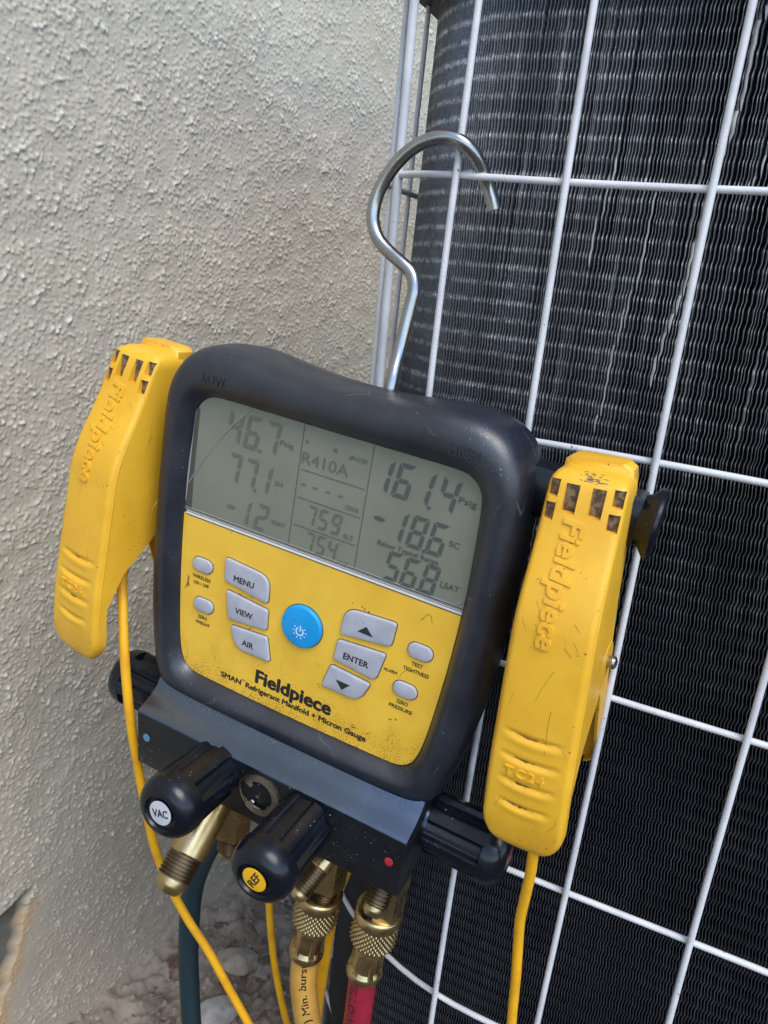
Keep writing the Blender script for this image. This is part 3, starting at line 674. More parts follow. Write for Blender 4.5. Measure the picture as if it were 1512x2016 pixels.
for s, x, y, wd_, h in (('Psig', -23.1, -90.7, 7.6, 2.6), ('SH', -24.8, -69.7, 4.4, 2.4), ('VSAT', -22.5, -49.2, 8.2, 2.3), ('+', -12.3, -94.9, 2.2, 3), ('*', 3.3, -94.2, 2.4, 4), ('R410A', -1.0, -87.0, 25.5, 6.2), ('aPoCIIE', 15.8, -94.1, 9.5, 2.2),
 ('ODDB', 16.5, -69.6, 7.4, 2.3), ('SLT', 17.1, -55.0, 5.4, 2.4), ('LLT', 16.7, -40.9, 5.0, 2.3), ('Psig', 71.4, -90.2, 8.6, 3.1), ('SC', 69.6, -69.0, 5.2, 3.0), ('Below Typical Range', 48.2, -58.0, 31.5, 2.5), ('LSAT', 71.6, -48.5, 9.2, 3.1)):
    text(s, x, y, wd_, h, .34, M['seg'] if x > 25 else M['seglight'], disp, D, bold=.008 if h < 5 else -.004, thick=.04)
mb = MB()
for (x0, ya, x1, yb) in ((-14.8, -102.6, -15.1, YS - 3.4), (22.6, -102.6, 22.8, YS - 3.4)): mb.quads([[(x0 - .17, ya, .34), (x1 - .17, yb, .34)], [(x0 + .17, ya, .34), (x1 + .17, yb, .34)]], closed=False)
for y in (-80.8, -66.4, -52.0): mb.quads([[(-13.6, y - .17, .34), (21.5, y - .17, .34)], [(-13.6, y + .17, .34), (21.5, y + .17, .34)]], closed=False)
mb.build('display_rule', M['seg'], disp, D, 0)

# buttons
def button(poly, mt='button', h=1.6, bev=.8, dome=.3, name='button'):
    mb = MB(); pad(mb, offset(poly, -.45), .2, -.08, .05); g_ = mb.build('button_gap', M['gap'], face, D, 0)
    mb = MB(); pad(mb, poly, .1, -h, bev, dome=dome); return mb.build(name, M[mt], dev, D, 50)
def mir(pts): return [(-x, y) for x, y in pts]
menu = roundpoly([(-50.4, -21.4), (-22.2, -19.4), (-21.7, -4.2), (-49.6, -8.0)], [2.2, 9, 2, 2.4])
view = roundpoly([(-47.9, -3.1), (-21.0, -.8), (-20.3, 11.1), (-44.8, 13.4)], [2, 1.8, 1.8, 3])
air = roundpoly([(-42.7, 16.4), (-19.4, 14.7), (-15.9, 28.6), (-38.5, 28.6)], [2, 1.8, 1.8, 8])
b1, b2, b3, b4, b5, b6 = button(menu), button(view), button(air), button(mir(menu)), button(mir(view)), button(mir(air))
text('MENU', -36.9, -12.0, 12.8, 3.5, -1.88, M['ink'], b1, D, bold=.016); text('VIEW', -34.7, 5.9, 10.9, 3.5, -1.88, M['ink'], b2, D, bold=.016)
text('AIR', -30.1, 22.9, 7.4, 3.5, -1.88, M['ink'], b3, D, bold=.016); text('ENTER', 33.1, 6.0, 14.2, 3.5, -1.88, M['ink'], b5, D, bold=.016)
mb = MB(); mb.quads([[(31.2, -9.9, -1.8), (35.5, -14.1, -1.8), (39.7, -9.9, -1.8)], [(31.2, -9.9, -2.0), (35.5, -14.1, -2.0), (39.7, -9.9, -2.0)]], cap0=True, cap1=True); mb.build('arrow', M['inkgreen'], b4, D, 0)
mb = MB(); mb.quads([[(24.1, 21.2, -1.8), (32.3, 21.2, -1.8), (28.2, 25.6, -1.8)], [(24.1, 21.2, -2.0), (32.3, 21.2, -2.0), (28.2, 25.6, -2.0)]], cap0=True, cap1=True); mb.build('arrow', M['inkgreen'], b6, D, 0)
for x, y in ((-64.7, -11.1), (64.5, -11.1), (-61.7, 12.1), (60.8, 12.1)): button(pill(x, y, 13.0, 8.2), h=1.3, bev=.9)
pw = button(circle(0, .4, 11.7, 64), 'blue', 2.4, 1.1, .5, 'power_button')
mb = MB(); c0 = (.2, 2.4)
arc = [(c0[0] + 2.1 * math.sin(t), c0[1] - 2.1 * math.cos(t)) for t in np.linspace(.55, 2 * PI - .55, 24)]
mb.quads([[(x + (x - c0[0]) * .13, y + (y - c0[1]) * .13, -2.98) for x, y in arc], [(x - (x - c0[0]) * .13, y - (y - c0[1]) * .13, -2.98) for x, y in arc]], closed=False)
def bar(xa, ya, xb, yb, wd_):
    d = Vector((xb - xa, yb - ya)).normalized() * wd_ / 2; mb.poly([(xa - d.y, ya + d.x, -2.98), (xb - d.y, yb + d.x, -2.98), (xb + d.y, yb - d.x, -2.98), (xa + d.y, ya - d.x, -2.98)])
bar(c0[0] + .1, c0[1] - .1, c0[0] + .1, c0[1] - 3.4, .5)
for t in (.95, 1.55, 2.15, 2.8, 3.45, 4.1, 4.7, 5.3): bar(c0[0] + 3.0 * math.sin(t), c0[1] - 3.0 * math.cos(t), c0[0] + 4.2 * math.sin(t), c0[1] - 4.2 * math.cos(t), .34)
mb.build('power_symbol', M['white'], pw, D, 0)
INK = M['ink']
for s, x, y, wd_, h, bd in (('WIRELESS', -64.9, -3.4, 11.9, 2.0, .018), ('ON / OFF', -64.8, .3, 10.3, 2.0, .018), ('ZERO', -61.9, 19.8, 6.3, 2.0, .018), ('WEIGHT', -61.4, 23.4, 9.6, 2.0, .018),
   ('ALARM', 51.4, 5.1, 7.3, 1.7, .016), ('TEST', 64.2, -3.6, 5.9, 2.1, .018), ('TIGHTNESS', 64.3, .2, 13.7, 2.1, .018), ('ZERO', 60.6, 19.6, 6.4, 2.1, .018), ('PRESSURE', 60.4, 23.2, 12.7, 2.1, .018),
   ('Fieldpiece', -.2, 40.6, 47.6, 8.2, .034), ('SMAN', -39.2, 48.9, 13.6, 3.3, .03), ('TM', -31.2, 46.9, 1.9, .8, .01), ('Refrigerant Manifold + Micron Gauge', 8.0, 48.9, 75.0, 3.3, .03)):
    text(s, x, y, wd_, h, -.02, INK, face, D, bold=bd, thick=.1)
for (cx_, cy_, n_, sd_) in ((-35, -3.4, 5, 1), (30, -22, 5, 2), (41, 45, 4, 3), (-30, 13.8, 3, 4), (55, 31, 3, 5)):      # little nicks and grit on the face
    rr = random.Random(sd_); mb = MB()
    for _ in range(n_):
        x, y, an, ln = cx_ + rr.uniform(-5, 5), cy_ + rr.uniform(-.7, .7), rr.uniform(0, PI), rr.uniform(.3, 1.1)
        c = [(x - ln * math.cos(an), y - ln * math.sin(an) * .5, -.05), (x, y + .3, -.05), (x + ln * math.cos(an), y + ln * math.sin(an) * .5, -.05)]
        tube(mb, c, rr.uniform(.12, .28), 5)
    mb.build('scuff_mark', M['gap'], face, D)

# manifold block: sky sheen painted on the sloped shoulder, shade on the face
prof = [(66, 26), (66, -4), (70.2, -6.2), (72.6, -8.6), (74.6, -11.6), (76.4, -15.2), (78.2, -19.0), (79.0, -20.4), (79.6, -20.9), (80.4, -21.0), (115.6, -18.2), (116.8, -17.6), (117.4, -16.6), (117.4, 24), (116, 26)]
mb = MB(); rings = []
for x, ins in ((-84.6, .6), (-84.2, 0), (84.2, 0), (84.6, .6)):
    rings.append([(x, y + (ins if y < 90 else -ins), z + (ins if z < 0 else -ins)) for y, z in prof])
mb.quads(rings, cap0=True, cap1=True); 
np_ = len(prof)
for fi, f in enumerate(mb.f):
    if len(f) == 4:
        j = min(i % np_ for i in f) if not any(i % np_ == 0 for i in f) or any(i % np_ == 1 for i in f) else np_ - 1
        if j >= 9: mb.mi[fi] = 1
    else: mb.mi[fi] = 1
blk = mb.build('manifold_block', [M['anod'], M['blockshade']], dev, D, 30)
for x, y, mt in ((-77.9, 95.9, 'bluedot'), (77.1, 95.7, 'red')):
    mb = MB(); pad(mb, circle(x, y, 2.3, 24, 2.5), -19, -20.05, .1); mb.build('colour_dot', M[mt], blk, D)
# grit along the joint between boot and block
mb = MB(); rr = random.Random(4)
for _ in range(420):
    x = rr.uniform(-82, 84); y = 70.0 + abs(rr.gauss(0, 1.0)); z = -6.4 - (y - 70) * 1.0 - .1; s = rr.choice((.12, .16, .2, .3, .42)) * rr.uniform(.6, 1.1)
    if rr.random() < .25: x = rr.uniform(20, 60); y = rr.uniform(82, 106); z = -20.9 + (y - 80.4) * .08 - .1
    pts = [(x + s * rr.uniform(-1, 1), y + s * rr.uniform(-1, 1), z + s * rr.uniform(-.6, .2)) for _ in range(4)]
    b0 = len(mb.v); mb.v += pts; mb.f += [(b0, b0 + 1, b0 + 2), (b0, b0 + 2, b0 + 3), (b0, b0 + 1, b0 + 3), (b0 + 1, b0 + 2, b0 + 3)]; mb.mi += [0] * 4
tag(mb.build('grit', M['stonew'], blk, D, 0), kind='stuff')

# sight glass with a C-shaped retaining ring
mb = MB(); sgc = (0, 94.5)
lathe(mb, (sgc[0], sgc[1], -17.5), (sgc[0], sgc[1], -30), [(0, 13.6), (2.2, 13.6), (3.0, 13.0), (3.2, 12.0), (1.5, 11.6), (-.5, 11.2)], 64, cap0=False, cap1=False); sg_ = mb.build('sight_glass', M['nickel'], dev, D, 50)
mb = MB(); lathe(mb, (0, 94.5, -17.3), (0, 94.5, -30), [(0, 11.6), (.15, 11.6)], 48); mb.build('glass_window', mat('dusty_dark_glass', (.03, .027, .022), .12, coat=.5, specks=(.45, .42, .38), sscale=600, sth=.80), sg_, D)
mb = MB(); ra = []
for t in np.linspace(-.35, 4.6, 50):
    t2 = t - 2.35; tw = 1 if .15 < t < 4.2 else 1.35; ca, sa = math.cos(t2), math.sin(t2)
    ra.append([(r_ * ca, 94.5 + r_ * sa, z_) for r_, z_ in ((11.9, -20.2), (12.5, -20.6), (12.5, -21.5), (8.2 / tw + .2, -21.7), (8.0 / tw, -21.3), (8.0 / tw, -20.2))])
mb.quads(ra, cap0=True, cap1=True); mb.build('retaining_ring', M['nickel'], sg_, D, 35)

# valve knobs
def knob(a, b, R, length, sticker, txt=None, trot=0, up=None, flutes=6, phase=0.0):
    a = Vector(a); d = (Vector(b) - a).normalized()
    def sq(th):
        q = math.sin(th * flutes + phase); return 1 / (1 + math.exp(-q * 9))
    ln = length; pf = [(0, R * .90, .7), (.6, R * .95, 1), (ln * .66, R * .98, 1), (ln * .69, R * .99, 1), (ln * .71, R, .0), (ln * .80, R, 0), (ln * .86, R * .975, 0), (ln * .91, R * .92, 0), (ln * .95, R * .835, 0), (ln * .98, R * .73, 0), (ln * .995, R * .63, 0), (ln * 1.0, R * .55, 0), (ln * .985, R * .52, 0), (ln * .965, R * .50, 0), (ln * .962, R * .42, 0), (ln * .98, R * .41, 0), (ln * .98, R * .2, 0)]
    infl = {round(p[0], 4): p[2] for p in pf}
    mb = MB(); lathe(mb, a, b, [(p[0], p[1]) for p in pf], 168, rf=lambda th, t, r: r * (1 - .18 * infl[round(t, 4)] * sq(th)), up=up)
    kb = mb.build('valve_knob', M['black'], dev, D, 28)
    mb = MB(); e = a + d * (ln * .972); lathe(mb, e, e + d, [(0, R * .385), (.55, R * .385), (.6, R * .37)], 48); sk = mb.build('knob_sticker', M[sticker], kb, D)
    if txt:
        V, F = bold_verts(txt, .02, 0); xs = [v[0] for v in V]; x0, x1 = min(xs), max(xs); wd_ = R * .56; sx = wd_ / (x1 - x0); sy = 4.3 / .729; o = e + d * .62; ca, sa = math.cos(trot), math.sin(trot); vs_ = []; ex = Vector((1, 0, 0)); ex = (ex - d * ex.dot(d)).normalized(); ey = Vector((0, 1, 0)); ey = (ey - d * ey.dot(d)).normalized()
        for x, y, q in V:
            u_ = (x - (x0 + x1) / 2) * sx; v_ = -(y - .3645) * sy; vs_.append(D(*(o + ex * (u_ * ca - v_ * sa) + ey * (u_ * sa + v_ * ca) + d * ((q + .5) * .1))))
        me = bpy.data.meshes.new('lettering'); me.from_pydata(vs_, [], F); me.materials.append(INK); link('lettering', me, sk)
    return kb
upv = Vector((0, -1, 0))
knob((-28.8, 91.5, -21), (-28.6, 89.3, -66), 17.0, 45.5, 'sticker', 'VAC', -.30, upv, phase=.6)
knob((28.6, 95.2, -21), (28.4, 97.6, -66), 17.0, 45.5, 'stickery', 'REF', -1.15, upv, phase=1.5)
for sx_, st_ in ((-1, 'bluedot'), (1, 'red')):
    mb = MB(); lathe(mb, (sx_ * 80, 88, 11), (sx_ * 92, 88, 11), [(0, 12), (10, 12)], 40); mb.build('valve_collar', M['anod'], dev, D)
knob((-86.5, 88, 11), (-130, 88, 11), 17.0, 39, 'bluedot', None, 0, upv, phase=.9)
knob((86.5, 88, 11), (130, 88, 11), 17.0, 43, 'red', None, 0, upv, phase=.9)

# flare ports (brass)
def thread(t0, t1, r, p, dpt):
    out = []; t = t0
    while t < t1 - 1e-6: out += [(t, r - dpt), (t + p * .25, r), (t + p * .5, r), (t + p * .75, r - dpt)]; t += p
    return out
def flare(name, a, b, body_r, body_l, thr_r, thr_l, pitch, nose_r, parent=None, hexa=False):
    mb = MB(); hx = (lambda th, t, r: r / math.cos(((th + PI / 6) % (PI / 3)) - PI / 6) * .93) if hexa else None
    lathe(mb, a, b, [(0, body_r), (body_l - .8, body_r), (body_l, body_r - .5)], 60, rf=hx, cap1=True); o = mb.build(name, M['brass'], parent or dev, D, 25)
    A0 = Vector(a); d = (Vector(b) - A0).normalized()
    mb = MB(); e = A0 + d * (body_l - .2); lathe(mb, e, e + d, thread(0, thr_l, thr_r, pitch, pitch * .45), 40); mb.build('screw_thread', M['brassdark'], o, D, 20)
    mb = MB(); e = A0 + d * (body_l + thr_l - .2); nl_ = nose_r * .95
    lathe(mb, e, e + d, [(0, nose_r * .93), (.5, nose_r), (nl_ * .45, nose_r), (nl_ * .6, nose_r * .93), (nl_ - .3, nose_r * .66), (nl_, nose_r * .60), (nl_ + .02, nose_r * .46), (nl_ - .8, nose_r * .43)], 40, cap1=False); fn_ = mb.build('flare_nose', M['brass'], o, D, 35)
    mb = MB(); lathe(mb, e, e + d, [(nl_ - 1.2, nose_r * .44), (nl_ - .85, nose_r * .44)], 24); mb.build('bore_shade', M['core'], o, D)  # dark disc standing in for the shade inside the hole
    return o
# vacuum port: a large one angled forward, and a straight one behind it
flare('vacuum_port', (-36, 112, 8), (-36, 112 + 33, 8 - 33 * 1.02), 10.8, 53, 10.0, 13, 2.0, 9.0)
flare('hose_port', (-33, 114, 10), (-33, 200, 10), 10.5, 48, 7.6, 13, 1.5, 6.4, hexa=True)
flare('hose_port', (36.5, 114, 6), (36.5, 200, 6), 9.6, 44, 6.4, 10, 1.5, 5.6, hexa=True)
flare('core_port', (37, 131, 2), (37 - 8, 131 + 22, 2 - 24), 6.2, 10, 6.0, 15, 1.75, 5.2)
flare('hose_port', (73, 114, 6), (73, 200, 6), 9.6, 44, 6.4, 10, 1.5, 5.6, hexa=True)
flare('core_port', (72.5, 115, 4), (73.0, 115 + 22, 4 - 20), 8.0, 12, 7.0, 13.5, 2.0, 5.9)

# steel hanging hook
HOOK = [(10.6, -112, 33), (9.9, -126.5, 36.2), (8.1, -140.3, 42.9), (7.8, -161.2, 47.8), (7.6, -169.0, 49.2), (4.5, -175.9, 50.5), (-1.6, -179.8, 50.7), (-9.9, -183.9, 51.5), (-17.8, -189.3, 52.3), (-22.2, -197.0, 53.1), (-22.9, -205.8, 54.0), (-20.6, -215.0, 55.0), (-15.1, -224.9, 55.9), (-7.1, -233.2, 57.2), (2.0, -237.5, 58.4), (9.0, -238.4, 59.4), (14.8, -236.9, 60.3), (19.6, -233.3, 63.7), (22.8, -228.6, 67.9), (25.5, -222.4, 72.6), (28.7, -216.3, 74.3), (30.9, -211.4, 75.1)]
HOOK = [(x * (1 - 0 * z), y, z) for x, y, z in HOOK]
c = catmull(HOOK, 6)
for _ in range(2): c = [c[0]] + [(c[i - 1] + c[i] * 2 + c[i + 1]) / 4 for i in range(1, len(c) - 1)] + [c[-1]]
mb = MB(); tube(mb, c, 3.3, 24); mb.build('hanging_hook', M['steel'], dev, D, 40)
# hanger posts that carry the temperature clamps
for sx_ in (-1, 1):
    mb = MB(); yc = -99
    rings = []
    for x, hw, hh in ((88, 9, 11.2), (141 if sx_ > 0 else 122, 9, 11)): rings.append([(sx_ * x, yc + (x - 88) * .02 * 1 + y * hh, 24 + z * hw) for y, z in ((-.8, -1), (.8, -1), (1, -.8), (1, .8), (.8, 1), (-.8, 1), (-1, .8), (-1, -.8))])
    mb.quads(rings, cap0=True, cap1=True)
    xe = 140.5 if sx_ > 0 else 121.5
    ye = yc + (1 if sx_ > 0 else 8)
    lathe(mb, (sx_ * xe, ye, 24), (sx_ * 160, ye, 24), [(0, 11), (3, 12.2), (5.2, 15.2), (7.2, 16.0), (8.6, 15.4), (9.0, 13.5)], 40)
    mb.build('clamp_post', M['black'], dev, D, 40)

# ================================================================== TEMPERATURE CLAMPS
ZP = [(-120, 8), (-117, 3), (-107, -1), (-96, -4.5), (-84, -9), (-70, -14.8), (-56, -18.8), (-40, -20), (-10, -21.3), (12, -22.2), (35, -21.6), (50, -19.6), (58, -17.5)]
_zc = [tuple(p)[:2] for p in catmull([(a_, b_, 0) for a_, b_ in ZP], 8)]
def zp(v): return float(np.interp(v, [p[0] for p in _zc], [p[1] for p in _zc]))
def zback(v): return float(np.interp(v, [-118, -24, -12, 2, 22, 57], [21, 20, 9, -5, -14, -11]))
Lc = 190.0; V0 = -118.0
BV = 55.5
def clampspace(u, v, z): return (u * S, z * S, -(v - BV) * S)
VS = sorted(set([V0, V0 + .6, V0 + 1.6, V0 + 3.2, V0 + 5.2] + list(np.arange(V0 + 7, 49, 1.1)) + [49.5, 50.5, 51.7, 52.8, 53.8, 54.6, 55.2, 55.6]))
def halfw(v):
    if v < V0 + 6: e = (V0 + 6 - v) / 6; return 16.4 - 5.5 * (1 - math.sqrt(max(0, 1 - e * e)))
    if v > 38.5: e = min(1, (v - 38.5) / 17.1); return 18.8 * (1 - e ** 2.6 * .42)
    return 16.4 + (v - V0) / (40 - V0) * 2.4
GR = [(-6, 14.0, -.06), (5.3, 14.0, -.1), (17.3, 13.2, -.05), (29, 12, -.05)]
def surf(u, v):
    z = zp(v); hw = halfw(v); q = min(1, abs(u) / hw)
    z += .7 * q * q                                  # slight crown
    e = max(0, (abs(u) - (hw - 2.6)) / 2.6)
    if e > 0: z += 3.2 * (1 - math.sqrt(max(0, 1 - min(1, e) ** 2)))
    if v > 50: z += 3.5 * ((v - 50) / 7) ** 2
    if v < V0 + 5: z += 4.0 * ((V0 + 5 - v) / 5) ** 2
    for gv, gw, sk in GR:
        if abs(u) < gw:
            f = 1 - (abs(u) / gw) ** 3; dv = v - gv - 2.4 * (1 - (u / gw) ** 2) * .6 + u * 0.0
            z += f * 1.35 * math.exp(-(dv / 1.05) ** 2) - f * .42 * math.exp(-((dv - 2.9) / 1.7) ** 2)
    return z
def make_clamp(name, label, mtx, group, flip):
    c = empty(name, mtx, label, 'temperature clamp', group)
    mb = MB(); NU = 34; rings = []
    for v in VS:
        hw = halfw(v); zb = max(zback(v), zp(v) + 3.5); ring = []
        for k in range(NU + 1):
            # cosine spacing keeps the rounded edges smooth
            u = -hw * math.cos(PI * k / NU); ring.append((u, v, surf(u, v)))
        zs = ring[-1][2]
        ring += [(hw * 1.0, v, zs + (zb - zs) * .33), (hw, v, zs + (zb - zs) * .66), (hw, v, zb)]
        ring += [(0, v, zb)] + [(-hw, v, zb), (-hw, v, zs + (zb - zs) * .66), (-hw, v, zs + (zb - zs) * .33)]
        rings.append(ring)
    mb.quads(rings, cap0=True, cap1=True); fj = mb.build('front_jaw', M['yplastic'], c, clampspace, 50)
    # vent openings cut into the jaw, rusty insert showing inside
    wins = [(-9.9 - 1.2, -15.3, -114.0, -106.9), (-11.0, -15.3, -104.6, -97.4), (-2.6, -8.4, -113.2, -101.4), (2.6, 8.2, -113.2, -101.4), (11.1, 15.6, -114.0, -106.9), (10.9, 15.6, -104.6, -97.4)]
    cut = MB()
    for a_, b_, va, vb in wins:
        lo, hi = min(a_, b_), max(a_, b_); cut.box((lo, va, -30), (hi, vb, 6.5))
    co = cut.build('cutter', M['yplastic'], c, clampspace, 0)
    bo = fj.modifiers.new('vents', 'BOOLEAN'); bo.object = co; bo.operation = 'DIFFERENCE'; bo.solver = 'EXACT'
    bpy.context.view_layer.update(); dg = bpy.context.evaluated_depsgraph_get()
    nm = bpy.data.meshes.new_from_object(fj.evaluated_get(dg)); fj.modifiers.clear(); fj.data = nm
    nm.polygons.foreach_set('use_smooth', [True] * len(nm.polygons)); nm.set_sharp_from_angle(angle=math.radians(40))
    bpy.data.objects.remove(co)
    for a_, b_, va, vb in wins:
        lo, hi = min(a_, b_) - .0, max(a_, b_) + .0
        if hi > 15.6: hi = 15.6
        if lo < -15.6: lo = -15.6
        mb = MB(); zt = surf((lo + hi) / 2, (va + vb) / 2) + 2.2; mb.box((lo + .06, va + .06, zt), (hi - .06, vb - .06, 6.45)); mb.build('vent_insert', M['felt'], c, clampspace, 0)
    # raised ridge line along both long edges
    for sg in (-1, 1):
        mb = MB(); tube(mb, [Vector((sg * (halfw(v) - .4), v, surf(sg * (halfw(v) - 2.6), v) + 3.0)) for v in np.linspace(-84, 48, 40)], lambda t: .75 * math.sin(PI * min(1, max(.02, t))) ** .3, 8); mb.build('edge_rib', M['yplastic'], c, clampspace)
    # dirt packed in the grip grooves
    for k_, (gv, gw, sk) in enumerate(GR):
        mb = MB(); r2 = random.Random(k_ + (9 if flip else 0)); u0, u1 = (-8, 3) if not flip else (-4, 2)
        if flip and k_ % 2: continue
        up_, dn_ = [], []
        for q in range(13):
            u = u0 + (u1 - u0) * q / 12; vc = gv + 2.4 * (1 - (u / gw) ** 2) * .6 - .2; h_ = (.25 + .55 * math.sin(PI * q / 12)) * r2.uniform(.6, 1.2)
            up_.append((u, vc - h_, surf(u, vc - h_) - .05)); dn_.append((u, vc + h_, surf(u, vc + h_) - .05))
        mb.quads([up_, dn_], closed=False); mb.build('groove_dirt', M['groovedirt'], c, clampspace)
    # raised lettering
    text('Fieldpiece', -1.0, -73.5, 53, 9.4, 0, M['yplastic'], c, clampspace, rot=PI / 2, bold=.028, shear=.14, thick=1.1, zfun=lambda x, y: surf(x, y) + .25)
    text('TC24', -1.5, 12.6, 18.0, 4.6, 0, M['yplastic'], c, clampspace, rot=0, bold=.02, thick=1.0, zfun=lambda x, y: zp(y) + .35, spacing=1.15)
    # rear jaw and hinge
    mb = MB(); rings = []
    for v in list(np.linspace(-118, 46, 40)) + [48, 49.5, 50.3]:
        hw = 14.6
        if v > 44: hw *= (1 - ((v - 44) / 6.3) ** 2 * .35)
        zo = float(np.interp(v, [-118, -112, -60, -20, 15, 50], [26, 30, 38, 48, 60, 68])); zi = float(np.interp(v, [-118, -30, -10, 15, 50], [22.5, 25, 34, 44, 60]))
        if zi > zo - 2: zi = zo - 2
        rings.append([(-hw, v, zi), (-hw, v, zo - 2), (-hw + 2, v, zo), (hw - 2, v, zo), (hw, v, zo - 2), (hw, v, zi), (hw - 1.4, v, zi), (hw - 1.4, v, max(zo - 3, zi)), (-hw + 1.4, v, max(zo - 3, zi)), (-hw + 1.4, v, zi)])
    mb.quads(rings, cap0=True, cap1=True); rj = mb.build('rear_jaw', M['yplastic'], c, clampspace, 35)
    mb = MB(); rings = []
    for v, hw in ((-121.6, 11.5), (-119.6, 14.4), (-114, 15.3), (-108, 15.3)): rings.append([(-hw, v, 18), (-hw, v, 27), (-hw + 2, v, 30), (hw - 2, v, 30), (hw, v, 27), (hw, v, 18), (hw - 2, v, 16.5), (-hw + 2, v, 16.5)])
    mb.quads(rings, cap0=True, cap1=True); mb.build('clamp_tip', M['yplastic'], rj, clampspace, 40)
    mb = MB(); lathe(mb, (-17, -31, 19), (17.4, -31, 19), [(0, 9.5), (34.2, 9.5), (34.8, 9.0)], 40); hg = mb.build('hinge', M['yplastic'], c, clampspace)
    mb = MB(); lathe(mb, (15, -31, 19), (22, -31, 19), [(0, 2.6), (4.2, 2.6), (5.0, 3.1), (6.2, 2.9), (6.9, 1.6)], 24); mb.build('hinge_screw', M['steel'], hg, clampspace)
    return c
def tilt(ax_x, lean, yshift=0, tw=0.0, pitch=0.0):
    """clamp hanging at gauge x, leaning by `lean` radians in the gauge plane"""
    up = (-DY); ax = DX
    ax2 = ax * math.cos(lean) - up * math.sin(lean); up2 = up * math.cos(lean) + ax * math.sin(lean)
    az = DZ * math.cos(tw) + ax2 * math.sin(tw); ax3 = ax2 * math.cos(tw) - DZ * math.sin(tw)
    up2, az = up2 * math.cos(pitch) + az * math.sin(pitch), az * math.cos(pitch) - up2 * math.sin(pitch)
    top = dev_world(ax_x, -121, 0); o = top - up2 * (BV + 121)
    return frame_mtx(o + up2 * yshift, ax3, az, up2)
MR = tilt(118.0, -.100, -1.5, .05)
ML = tilt(-121.0, .010, -2.5, .14, .055)
cr = make_clamp('temperature_clamp', 'yellow pipe temperature clamp on the right post, dark scuff near its top, hinge screw showing', MR, 'yellow temperature clamps hung on the gauge', False)
cl = make_clamp('temperature_clamp', 'yellow pipe temperature clamp on the left post, in front of the stucco wall', ML, 'yellow temperature clamps hung on the gauge', True)
mb = MB(); rr = random.Random(8)
for _ in range(46):
    x, y = rr.gauss(2, 2.6), rr.gauss(-116.2, .9)
    if abs(y + 116.2) > 2: continue
    s = rr.uniform(.25, .9); pts = [(x + s * 1.5 * math.cos(t + .2), y + s * .5 * math.sin(t), surf(x, y) - .06 - rr.random() * .03) for t in np.linspace(0, 2 * PI, 7)[:-1]]; mb.poly(pts)
mb.build('scuff_mark', M['scuff'], cr, clampspace, 0)
def scratch_lines(cobj, lst):
    for pts, r in lst:
        mb = MB(); tube(mb, [Vector((x, y, surf(x, y) + r * .35)) for x, y in [tuple(p[:2]) for p in catmull([(a, b - 4, 0) for a, b in pts], 5)]], r, 5)
        mb.build('scratch', M['scratchmark'], cobj, clampspace)
scratch_lines(cr, [([(5.2, -17), (5.0, -8), (5.6, 3.5)], .16), ([(8, -57), (11, -54)], .14), ([(9, -50), (12, -46)], .14), ([(-14, -54), (-11, -49)], .12), ([(6, -46), (9, -43)], .12), ([(-11, 33), (-13, 38)], .12), ([(12.5, -1), (14.5, 2)], .12), ([(-1, 14), (-1.5, 18)], .12), ([(-12, -20), (-13, -14)], .1), ([(3.5, -35), (0, -26), (-2, -19)], .1), ([(-9, -62), (-7, -58)], .12), ([(-2, -87), (0, -86.5)], .3), ([(12, 41), (14.6, 37), (15, 33)], .12)])
scratch_lines(cl, [([(3, -74), (6, -73)], .14), ([(2, -66), (5, -64)], .12), ([(6, -8), (8, -3)], .12), ([(3, 4), (8, 5)], .1), ([(-3, 56), (3, 60)], .14), ([(9, -88), (12, -86)], .14), ([(-14, 17), (-13, 21)], .12), ([(-4, -38), (-6, -34)], .1), ([(0, -20), (2, -16)], .1)])

def devlist(pts): return [dev_world(*p) for p in pts]
def cable(name, pts, r, m, label, cat, group=None, parent=None, n=14):
    P_ = catmull([tuple(p) for p in devlist(pts)], 10)
    if parent:
        inv = parent.matrix_world.inverted(); mb = MB(); tube(mb, P_, r, n); return mb.build(name, m, parent, lambda x, y, z: tuple(inv @ Vector(W(x, y, z))))
    mb = MB(); tube(mb, P_, r, n); o = P_[-1]; ol = Vector(W(*o)); ob = mb.build(name, m, None, lambda x, y, z: tuple(Vector(W(x, y, z)) - ol)); ob.location = ol
    return tag(ob, label, cat, group)
bpy.context.view_layer.update()
cable('sensor_cable', [(-117, -5, 2), (-116.5, 5, -2), (-115.2, 17.1, -5), (-110.7, 30.5, -8), (-105.2, 46.5, -12), (-100.5, 67.2, -14), (-95.1, 96.2, -14), (-90.0, 124.2, -12), (-85.4, 155.2, -8), (-79.0, 191.7, -3), (-68.4, 221.4, 2), (-55.0, 245.3, 6), (-39.3, 266.9, 10), (-22.6, 293.8, 14), (-4.6, 321.6, 18), (18.1, 351.7, 20), (60, 410, 30), (110, 470, 45)], 2.75, M['cable'], None, None, parent=cl)
cable('sensor_cable', [(140.2, 44, -16), (140.6, 51.6, -14), (142.4, 70.7, -10), (143.0, 89.7, -6), (143.6, 107.9, -2), (146.0, 127.5, 2), (149.4, 148.8, 4), (151.9, 167.8, 6), (155.2, 190.7, 8), (161.0, 225.2, 10), (170, 300, 12), (178, 420, 10), (180, 520, -10)], 2.6, M['cable'], None, None, parent=cr)
cable('sensor_cable', [(-30, 150, 43), (-28.7, 192.5, 45), (-20.2, 231.8, 45), (-13.6, 264.7, 45), (-6.7, 294.9, 46), (1.9, 326.1, 48), (11.0, 352.9, 50), (24.1, 388.3, 52), (45, 450, 50), (60, 530, 45)], 2.5, M['cable'], 'thin yellow cable hanging straight down behind the knob marked REF', 'cable')
